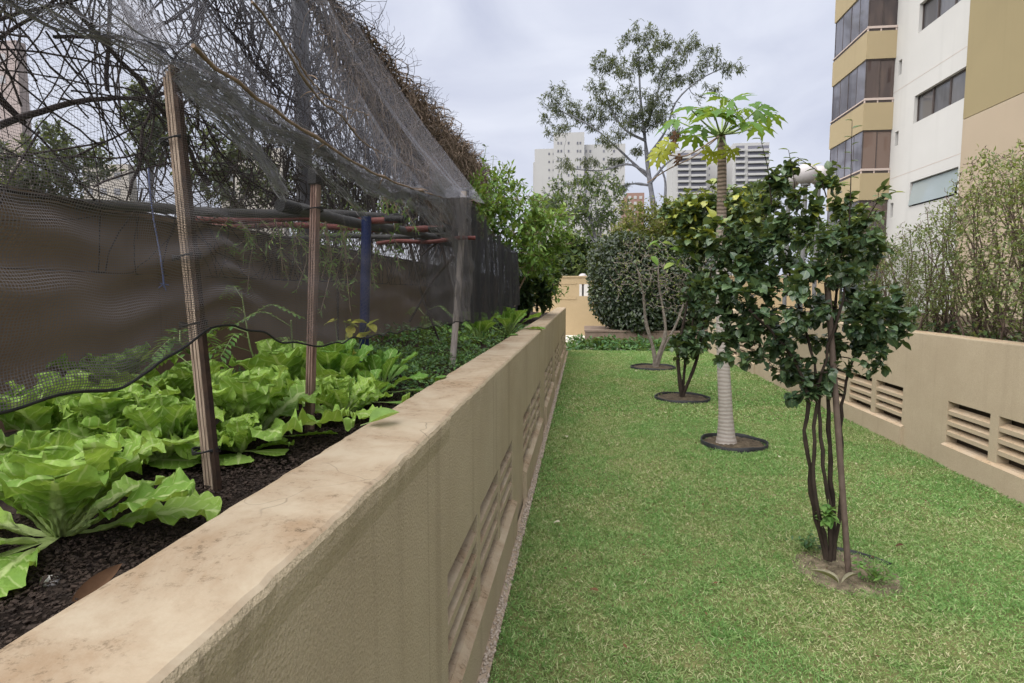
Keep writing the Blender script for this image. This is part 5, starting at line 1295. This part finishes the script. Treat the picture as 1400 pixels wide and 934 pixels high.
for wi, (a, b_, z0, z1) in enumerate(wins):
    fr = MB(); g = MB(); n = 3 if wi < 2 else 1
    for k in range(n):
        y0_, y1_ = a + (b_ - a) * k / n, a + (b_ - a) * (k + 1) / n
        for s in ((y0_ + .003, y0_ + .045, z0, z1), (y1_ - .045, y1_ - .003, z0, z1), (y0_ + .045, y1_ - .045, z0, z0 + .05), (y0_ + .045, y1_ - .045, z1 - .05, z1)):
            fr.box(XA + .12, XA + .17, s[0], s[1], s[2], s[3])
        if wi < 2: g.add([(XA + .15 + .008 * k, y0_ + .04, z0 + .04), (XA + .15 + .008 * k, y1_ - .04, z0 + .04), (XA + .15 + .008 * k, y1_ - .04, z1 - .04), (XA + .15 + .008 * k, y0_ + .04, z1 - .04)], [(3, 2, 1, 0)], rs.rand())
    f = fr.build('window', M['frame'], apt, smooth=False)
    if wi == 2:     # awning sash pushed out at the bottom
        aw = MB().add([(XA - .06, a + .05, z0 + .04), (XA - .06, b_ - .05, z0 + .04), (XA + .10, b_ - .05, z1 - .03), (XA + .10, a + .05, z1 - .03)], [(3, 2, 1, 0)], 1.0)
        g.add([(XA + .2, a, z0), (XA + .2, b_, z0), (XA + .2, b_, z1), (XA + .2, a, z1)], [(3, 2, 1, 0)], 0.0)
    g.build('pane', M['glass'], f, smooth=False)
    if wi == 2: aw.build('awning_sash', M['paleglass'], f, smooth=False)
for a, b_, z0, z1 in smallw:
    a, b_ = min(a, b_), max(a, b_)
    f = MB().box(XA + .12, XA + .16, a, a + .05, z0, z1).box(XA + .12, XA + .16, b_ - .05, b_, z0, z1).build('small_window', M['frame'], apt, smooth=False)
    MB().add([(XA + .14, a, z0), (XA + .14, b_, z0), (XA + .14, b_, z1), (XA + .14, a, z1)], [(3, 2, 1, 0)], .2).build('pane', M['glass'], f, smooth=False)
# balconies: pixels of the front corner give their size
yB = fy(1222, 141)                         # near end of the balconies
xo = float(P(1181, 141, y=yB)[0]); zo = [float(P(1181, q, y=yB)[2]) for q in (42, 80, 141, 178, 236, 273)]
yF = float(P(1134, 190, x=xo)[1])
stp = (zo[0] - zo[4]) / 2; ph = 0.5 * ((zo[0] - zo[1]) + (zo[2] - zo[3])); ztop = zo[2]
print('balcony', yB, xo, zo, yF, stp, ph)
for k in range(-3, 5):
    zt_b = ztop + k * stp; zb_ = zt_b - ph
    if zb_ < 0.3: continue
    bal = MB(); bal.box(xo, XA - .002, yB, yF, zb_, zt_b)
    bo = bal.build('balcony', M['mustard2'], apt, smooth=False)
    MB().box(xo + .02, XA - .004, yB + .02, yF - .02, zt_b + .001, zt_b + .10).build('sill', M['frame'], bo, smooth=False)
    tr = MB()
    for yy0, yy1 in ((yB, yB), ):
        tr.box(xo + .01, XA - .003, yB - .012, yB + .03, zt_b + .10, zt_b + .19)
        for q in (0, .45, .97): tr.box(xo + .01 + q * (XA - xo - .05), xo + .06 + q * (XA - xo - .05), yB + .002, yB + .05, zt_b + .001, zt_b + .10)
    tr.box(xo - .012, xo + .03, yB, yF, zt_b + .10, zt_b + .15)
    tr.build('trim', M['balctrim'], bo, smooth=False)
    zg0, zg1 = zt_b + .15, zt_b + stp - ph - .002
    g = MB(); fr = MB(); xs = np.linspace(xo + .05, XA - .01, 3); n = 4; yy = np.linspace(yB + .05, yF - .05, n + 1)
    for i in range(2): g.add([(xs[i] + .012, yB + .06 + .01 * i, zg0), (xs[i + 1], yB + .06 + .01 * i, zg0), (xs[i + 1], yB + .06 + .01 * i, zg1), (xs[i] + .012, yB + .06 + .01 * i, zg1)], [(0, 1, 2, 3)], rs.uniform(.0, .35) if k != 0 - 1 else 1.0)
    for i in range(n): g.add([(xo + .05 + .008 * (i % 2), yy[i] + .006, zg0), (xo + .05 + .008 * (i % 2), yy[i + 1] - .006, zg0), (xo + .05 + .008 * (i % 2), yy[i + 1] - .006, zg1), (xo + .05 + .008 * (i % 2), yy[i] + .006, zg1)], [(3, 2, 1, 0)], rs.uniform(.1, .8), 1)
    g.build('glazing', [M['bronzeglass'], M['skyglass']], bo, smooth=False)
    fr.box(xo + .04, xo + .075, yB + .045, yB + .08, zg0, zg1); fr.box(xs[1] - .015, xs[1] + .015, yB + .045, yB + .075, zg0, zg1)
    for q in yy[1:]: fr.box(xo + .04, xo + .07, q - .014, q + .014, zg0, zg1)
    fr.box(xo + .01, XA - .02, yB + .03, yB + .1, zg1 - .05, zg1 - .003)
    fr.build('frame', M['frame'], bo, smooth=False)

# =====================================================================================================
# FAR BUILDINGS AND TREES
# =====================================================================================================
def tower(name, label, y, blocks, mat, winmat, rows, seed):
    """blocks: (px0, px1, pytop, dy, [(u, w_px)], first row px, pitch px, h px)"""
    b0_ = blocks[0]; c = P((b0_[0] + b0_[1]) / 2, 399, y=y)
    t = thing(name, label, 'building', (c[0], y, 0)); s = y / FP; rs = np.random.RandomState(seed)
    for px0, px1, pt, dy, cols, r0, pit, hp in blocks:
        p0, p1 = P(px0, pt, y=y + dy), P(px1, pt, y=y + dy)
        MB().box(p0[0], p1[0], y + dy, y + dy + (14 if px0 > 500 else 2.5), -.05, p0[2]).build('block', mat, t, smooth=False)
        q = pt + r0
        while q < 300:
            for u, wp in cols:
                a = P(px0 + (px1 - px0) * u, q, y=y + dy); b_ = P(px0 + (px1 - px0) * u + wp, q + hp, y=y + dy)
                MB().box(a[0], b_[0], y + dy - .06, y + dy - .004, b_[2], a[2], rs.rand()).build('window', winmat, t, smooth=False)
            q += pit
    return t
tower('apartment_tower', 'tall white tower with a raised middle block and tiny windows', 140, [
    (757, 799, 182, 0, [(.12, 2.2), (.22, 2.2), (.46, 2.2), (.75, 2.2), (.84, 2.2)], 12, 11, 3.5),
    (731, 757, 204, 1.5, [(.72, 2.0), (.95, 1.0)], 5, 11, 3.0), (799, 855, 198, 1.5, [(.02, 2.5), (.12, 2.5), (.45, 2.5), (.7, 2.5)], 7, 11, 3.5), (729, 731.5, 222, 3, [], 9, 9, 9)], M['tower'], M['farwin'], 0, 1)
def striped(label, y, px0, px1, pt, dark_cols, pit, seed):
    c = P((px0 + px1) / 2, 399, y=y); t = thing('apartment_tower', label, 'building', (c[0], y, 0), 'striped towers with balconies')
    a, b_ = P(px0, pt, y=y), P(px1, pt, y=y)
    MB().box(a[0], b_[0], y, y + 18, -.05, a[2]).build('block', M['tower'], t, smooth=False)
    q = pt + 3.5
    while q < 310:
        for u0, u1 in dark_cols:
            l, r = P(px0 + (px1 - px0) * u0, q, y=y), P(px0 + (px1 - px0) * u1, q + pit * .52, y=y)
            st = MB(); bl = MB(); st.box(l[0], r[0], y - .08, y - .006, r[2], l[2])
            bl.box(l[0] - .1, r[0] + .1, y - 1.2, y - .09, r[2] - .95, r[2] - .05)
            st.build('balcony_shade_panel', M['towerdark'], t, smooth=False); bl.build('balcony_front', M['tower'], t, smooth=False)  # flat dark panel painted as the shaded recess, no real opening
        q += pit
striped('striped grey and white tower left of the papaya trunk', 255, 920, 966, 206, [(.15, .46), (.54, .98)], 8.2, 1)
striped('striped grey and white tower right of the papaya trunk', 255, 1003, 1052, 196, [(.06, .30), (.40, .98)], 8.2, 2)
tower('apartment_tower', 'plain white slab between the two striped towers', 270, [(960, 1004, 214, 0, [(.2, 2), (.5, 2), (.75, 2)], 6, 9, 3)], M['tower'], M['farwin'], 0, 4)
tower('brick_building', 'small red brick block with pale windows behind the gum tree', 120, [(856, 881, 264, 0, [(.12, 4), (.42, 4), (.72, 4)], 4, 8, 4)], M['brick'], M['tower'], 0, 5)
tower('apartment_tower', 'pinkish tower behind the chain link fence at the left edge', 130, [(-70, 22, 60, 0, [(.15, 9), (.45, 9), (.75, 9)], 14, 30, 10)], M['towerpink'], M['farwin'], 0, 6)
tower('low_building', 'pale low block behind the fence, partly hidden by trees', 130, [(112, 175, 226, 0, [(.1, 9), (.4, 9), (.7, 9)], 10, 22, 9)], M['towerbeige'], M['farwin'], 0, 7)
tower('low_building', 'pale block seen through vines beside the dark fence post', 130, [(300, 385, 205, 0, [(.1, 10), (.4, 10), (.7, 10)], 10, 24, 9)], M['towerbeige'], M['farwin'], 0, 8)

# gum tree, clumps read from the photo
Yg = 46.0; sg = Yg / FP
zpt = lambda a, c, dy=0.0: P(700 + a / 3.1125, c / 3.1125, y=Yg + dy)
rs = np.random.RandomState(71)
cl = [(560, 130, 60), (490, 160, 45), (640, 170, 60), (740, 180, 60), (380, 250, 60), (440, 270, 50), (560, 230, 60), (690, 260, 60), (850, 240, 60), (930, 290, 45), (985, 285, 20), (780, 320, 50), (860, 360, 40), (620, 300, 60), (500, 290, 50), (350, 360, 50), (200, 370, 45), (160, 420, 50), (130, 500, 40), (220, 450, 60), (300, 470, 60), (390, 420, 60), (480, 380, 60), (420, 470, 60), (560, 420, 70), (640, 440, 60), (540, 500, 70), (480, 530, 60), (600, 490, 60), (660, 490, 50), (250, 510, 60), (180, 550, 45), (350, 520, 50), (400, 590, 50), (230, 690, 45), (330, 680, 40), (430, 690, 50), (530, 640, 30), (700, 560, 40), (650, 360, 50), (720, 330, 40), (800, 410, 30), (260, 780, 40), (360, 760, 40), (460, 790, 40)]
lob = []
for a, c, r in cl:
    dy = rs.uniform(-2.5, 2.5); lob.append((zpt(a, c, dy), (r / 3.1125 * sg * 1.0, r / 3.1125 * sg, r / 3.1125 * sg * .70), r ** 2, rs.normal() * .12))
gb = zpt(612, 1000); gb[2] = 0
trunk = smooth_path([gb, zpt(605, 880), zpt(580, 740), zpt(572, 640, .3), zpt(560, 540, .5), zpt(545, 420, .3), zpt(540, 250)], 26)
st = [(trunk, .30, .05)]
for pts in ([(585, 760), (470, 650), (350, 540), (200, 470)], [(580, 740), (500, 690), (380, 730), (260, 720)], [(575, 670), (660, 560), (690, 430), (800, 330), (900, 290)], [(570, 600), (480, 560), (420, 470), (380, 330)], [(562, 560), (610, 440), (640, 300), (720, 200)], [(590, 780), (650, 700), (740, 640)], [(590, 790), (520, 780), (420, 800)], [(650, 900), (655, 760), (620, 690), (560, 640)]):
    st.append((smooth_path([zpt(a, c, rs.uniform(-.5, .5)) for a, c in pts], 14), .11, .03))
plant('gum_tree', 'tall airy gum tree with open clumped crown standing before the towers', 'tree', gb, st, lob, 1150, 14, .30, T_NARROW, M['gum'], M['bark_grey'], 141, twig=.62, spread=.9, droop=.5, minr=.018, wig=.07, rhi=.9)

def bgtree(name, label, y, lobes_px, nt, per, leaf, mat, seed, base_px=None, bark='bark_grey', tm=T_SMALL, twig=None, group='trees beyond the garden', flat=.85):
    cx = base_px or sum(l[0] for l in lobes_px) / len(lobes_px); b = P(cx, 399, y=y); b[2] = 0
    rs = np.random.RandomState(seed); lob = [pxlobe(a, c, y, r, rs.uniform(-.5, .5) * r * y / FP, None, rs.normal() * .08, flat) for a, c, r in lobes_px]
    top = np.mean([l[0] for l in lob], axis=0); tops = [l[0] for l in lob[:6]]
    s = [(wiggle(b, top, 12, .02 * y / 10, rs), .007 * y / 2, .003 * y / 2)] + [(smooth_path([b * .4 + top * .6, np.array(q_) * .6 + top * .4, q_], 8), .003 * y / 2, .0012 * y / 2) for q_ in tops]
    plant(name, label, 'tree', b, s, lob, nt, per, leaf, tm, mat, M[bark], seed, group, .0006 * y, twig=twig or leaf * 1.6)
bgtree('tree', 'rounded green tree over the beige end wall', 36, [(785, 345, 26), (765, 350, 24), (805, 335, 24), (790, 365, 24), (775, 325, 18), (815, 355, 22), (745, 360, 24)], 260, 16, .42, M['farleaf'], 151)
bgtree('tree', 'thin pale leaved tree drooping in front of the white tower', 30, [(790, 255, 30), (820, 250, 30), (775, 285, 28), (810, 285, 34), (840, 270, 26), (835, 300, 26), (770, 305, 20), (765, 255, 16), (745, 275, 20), (855, 300, 22), (800, 300, 26)], 420, 7, .22, M['farleaf'], 152, base_px=850)
bgtree('tree', 'yellow green tree behind the papaya trunk', 34, [(925, 285, 22), (950, 275, 20), (905, 295, 18), (975, 285, 22), (1015, 280, 22), (1000, 295, 26)], 180, 12, .34, M['olive'], 153)
bgtree('tree', 'small green tree left of the white tower foot', 40, [(745, 285, 22), (760, 275, 16), (735, 300, 20), (725, 320, 20)], 160, 12, .36, M['farleaf'], 154)
bgtree('tree', 'flat topped tree in front of the right striped tower', 60, [(1035, 258, 16), (1050, 255, 14), (1020, 262, 14), (1062, 262, 14), (1040, 275, 24)], 160, 12, .5, M['farleaf'], 155)
bgtree('tree', 'dark grey green tree behind the fence at the left edge', 18, [(30, 220, 45), (70, 190, 35), (90, 230, 45), (15, 255, 40), (130, 220, 35), (60, 260, 45)], 300, 11, .24, M['greyleaf'], 156)
bgtree('tree', 'dark tree crown behind the near stake top', 16, [(215, 150, 36), (195, 120, 22), (235, 180, 36), (205, 200, 36), (180, 160, 20)], 220, 10, .20, M['greyleaf'], 157)
bgtree('tree', 'dull tree behind the fence between near stake and dark post', 20, [(300, 200, 40), (340, 220, 40), (280, 235, 40), (320, 255, 40), (360, 260, 30)], 260, 10, .24, M['greyleaf'], 158)
bgtree('tree', 'low tree seen through dense vines right of the dark post', 22, [(420, 250, 40), (460, 270, 40), (500, 290, 40), (440, 300, 40), (540, 310, 40)], 260, 10, .26, M['greyleaf'], 159)
bgtree('tree', 'tree behind the beige wall, hidden below the gum tree', 40, [(860, 330, 30), (900, 320, 30), (940, 320, 30), (985, 320, 30), (1030, 310, 30), (1080, 320, 36)], 300, 12, .45, M['farleaf'], 160)
bgtree('tree', 'tree row behind the camellia beside the apartment block', 24, [(1090, 330, 30), (1130, 320, 34), (1170, 330, 34), (1200, 340, 30), (1110, 370, 36), (1160, 380, 40), (1190, 300, 16)], 240, 12, .26, M['farleaf'], 161)

# =====================================================================================================
# LIGHT, SKY, CAMERA
# =====================================================================================================
SUN_EL, SUN_AZ = math.radians(57), math.radians(226)      # azimuth clockwise from +Y
sdir = np.array([math.sin(SUN_AZ) * math.cos(SUN_EL), math.cos(SUN_AZ) * math.cos(SUN_EL), math.sin(SUN_EL)])
sl = bpy.data.lights.new('sun', 'SUN'); sl.energy = 2.0; sl.angle = math.radians(90); sl.color = (1.0, 0.965, 0.92)
so = bpy.data.objects.new('sun', sl); COL.objects.link(so)
import mathutils
so.rotation_euler = mathutils.Vector((-sdir[0], -sdir[1], -sdir[2])).to_track_quat('-Z', 'Y').to_euler()
so.location = (0, 0, 30)

w = bpy.data.worlds.new('World'); SC.world = w; w.use_nodes = True
nt = w.node_tree; nt.nodes.clear()
out = nt.nodes.new('ShaderNodeOutputWorld'); bg = nt.nodes.new('ShaderNodeBackground'); bg.inputs['Strength'].default_value = 0.052
sky = nt.nodes.new('ShaderNodeTexSky'); sky.sky_type = 'NISHITA'; sky.sun_disc = False
sky.sun_elevation = SUN_EL; sky.sun_rotation = SUN_AZ; sky.dust_density = 4; sky.air_density = 1.5
tc = nt.nodes.new('ShaderNodeTexCoord'); mp = nt.nodes.new('ShaderNodeMapping'); mp.inputs['Scale'].default_value = (1, 1, 2.2)
nt.links.new(tc.outputs['Generated'], mp.inputs['Vector'])
nz = nt.nodes.new('ShaderNodeTexNoise'); nz.inputs['Scale'].default_value = 2.6; nz.inputs['Detail'].default_value = 6; nz.inputs['Roughness'].default_value = .5; nz.inputs['Distortion'].default_value = .6
nt.links.new(mp.outputs[0], nz.inputs['Vector'])
rp = nt.nodes.new('ShaderNodeValToRGB'); rp.color_ramp.elements[0].position = .34; rp.color_ramp.elements[0].color = (.54, .57, .70, 1)
rp.color_ramp.elements[1].position = .66; rp.color_ramp.elements[1].color = (.76, .785, .885, 1)
nt.links.new(nz.outputs['Fac'], rp.inputs['Fac'])
ml_ = nt.nodes.new('ShaderNodeMix'); ml_.data_type = 'RGBA'; ml_.blend_type = 'MULTIPLY'; ml_.inputs[0].default_value = 1.0
nt.links.new(rp.outputs['Color'], ml_.inputs[6]); ml_.inputs[7].default_value = (6.0, 6.0, 6.0, 1)
mx = nt.nodes.new('ShaderNodeMix'); mx.data_type = 'RGBA'; mx.inputs[0].default_value = .92
nt.links.new(sky.outputs[0], mx.inputs[6]); nt.links.new(ml_.outputs[2], mx.inputs[7])
nt.links.new(mx.outputs[2], bg.inputs['Color']); nt.links.new(bg.outputs[0], out.inputs['Surface'])

cd = bpy.data.cameras.new('camera'); cd.sensor_fit = 'HORIZONTAL'; cd.sensor_width = 36; cd.lens = FP / PW * 36
cd.clip_start = .05; cd.clip_end = 3000
co = bpy.data.objects.new('camera', cd); COL.objects.link(co); co.location = CAM
co.rotation_euler = (PI / 2 - PITCH, 0, YAW)
SC.camera = co
vs = SC.view_settings; vs.view_transform = 'Standard'; vs.look = 'None'; vs.gamma = 1; vs.use_curve_mapping = False; vs.exposure = 1.85
cy = SC.cycles; cy.use_denoising = True; cy.max_bounces = 6; cy.diffuse_bounces = 3; cy.glossy_bounces = 2; cy.transmission_bounces = 3
cy.transparent_max_bounces = 24; cy.use_adaptive_sampling = True; cy.adaptive_threshold = .02; cy.caustics_reflective = False; cy.caustics_refractive = False
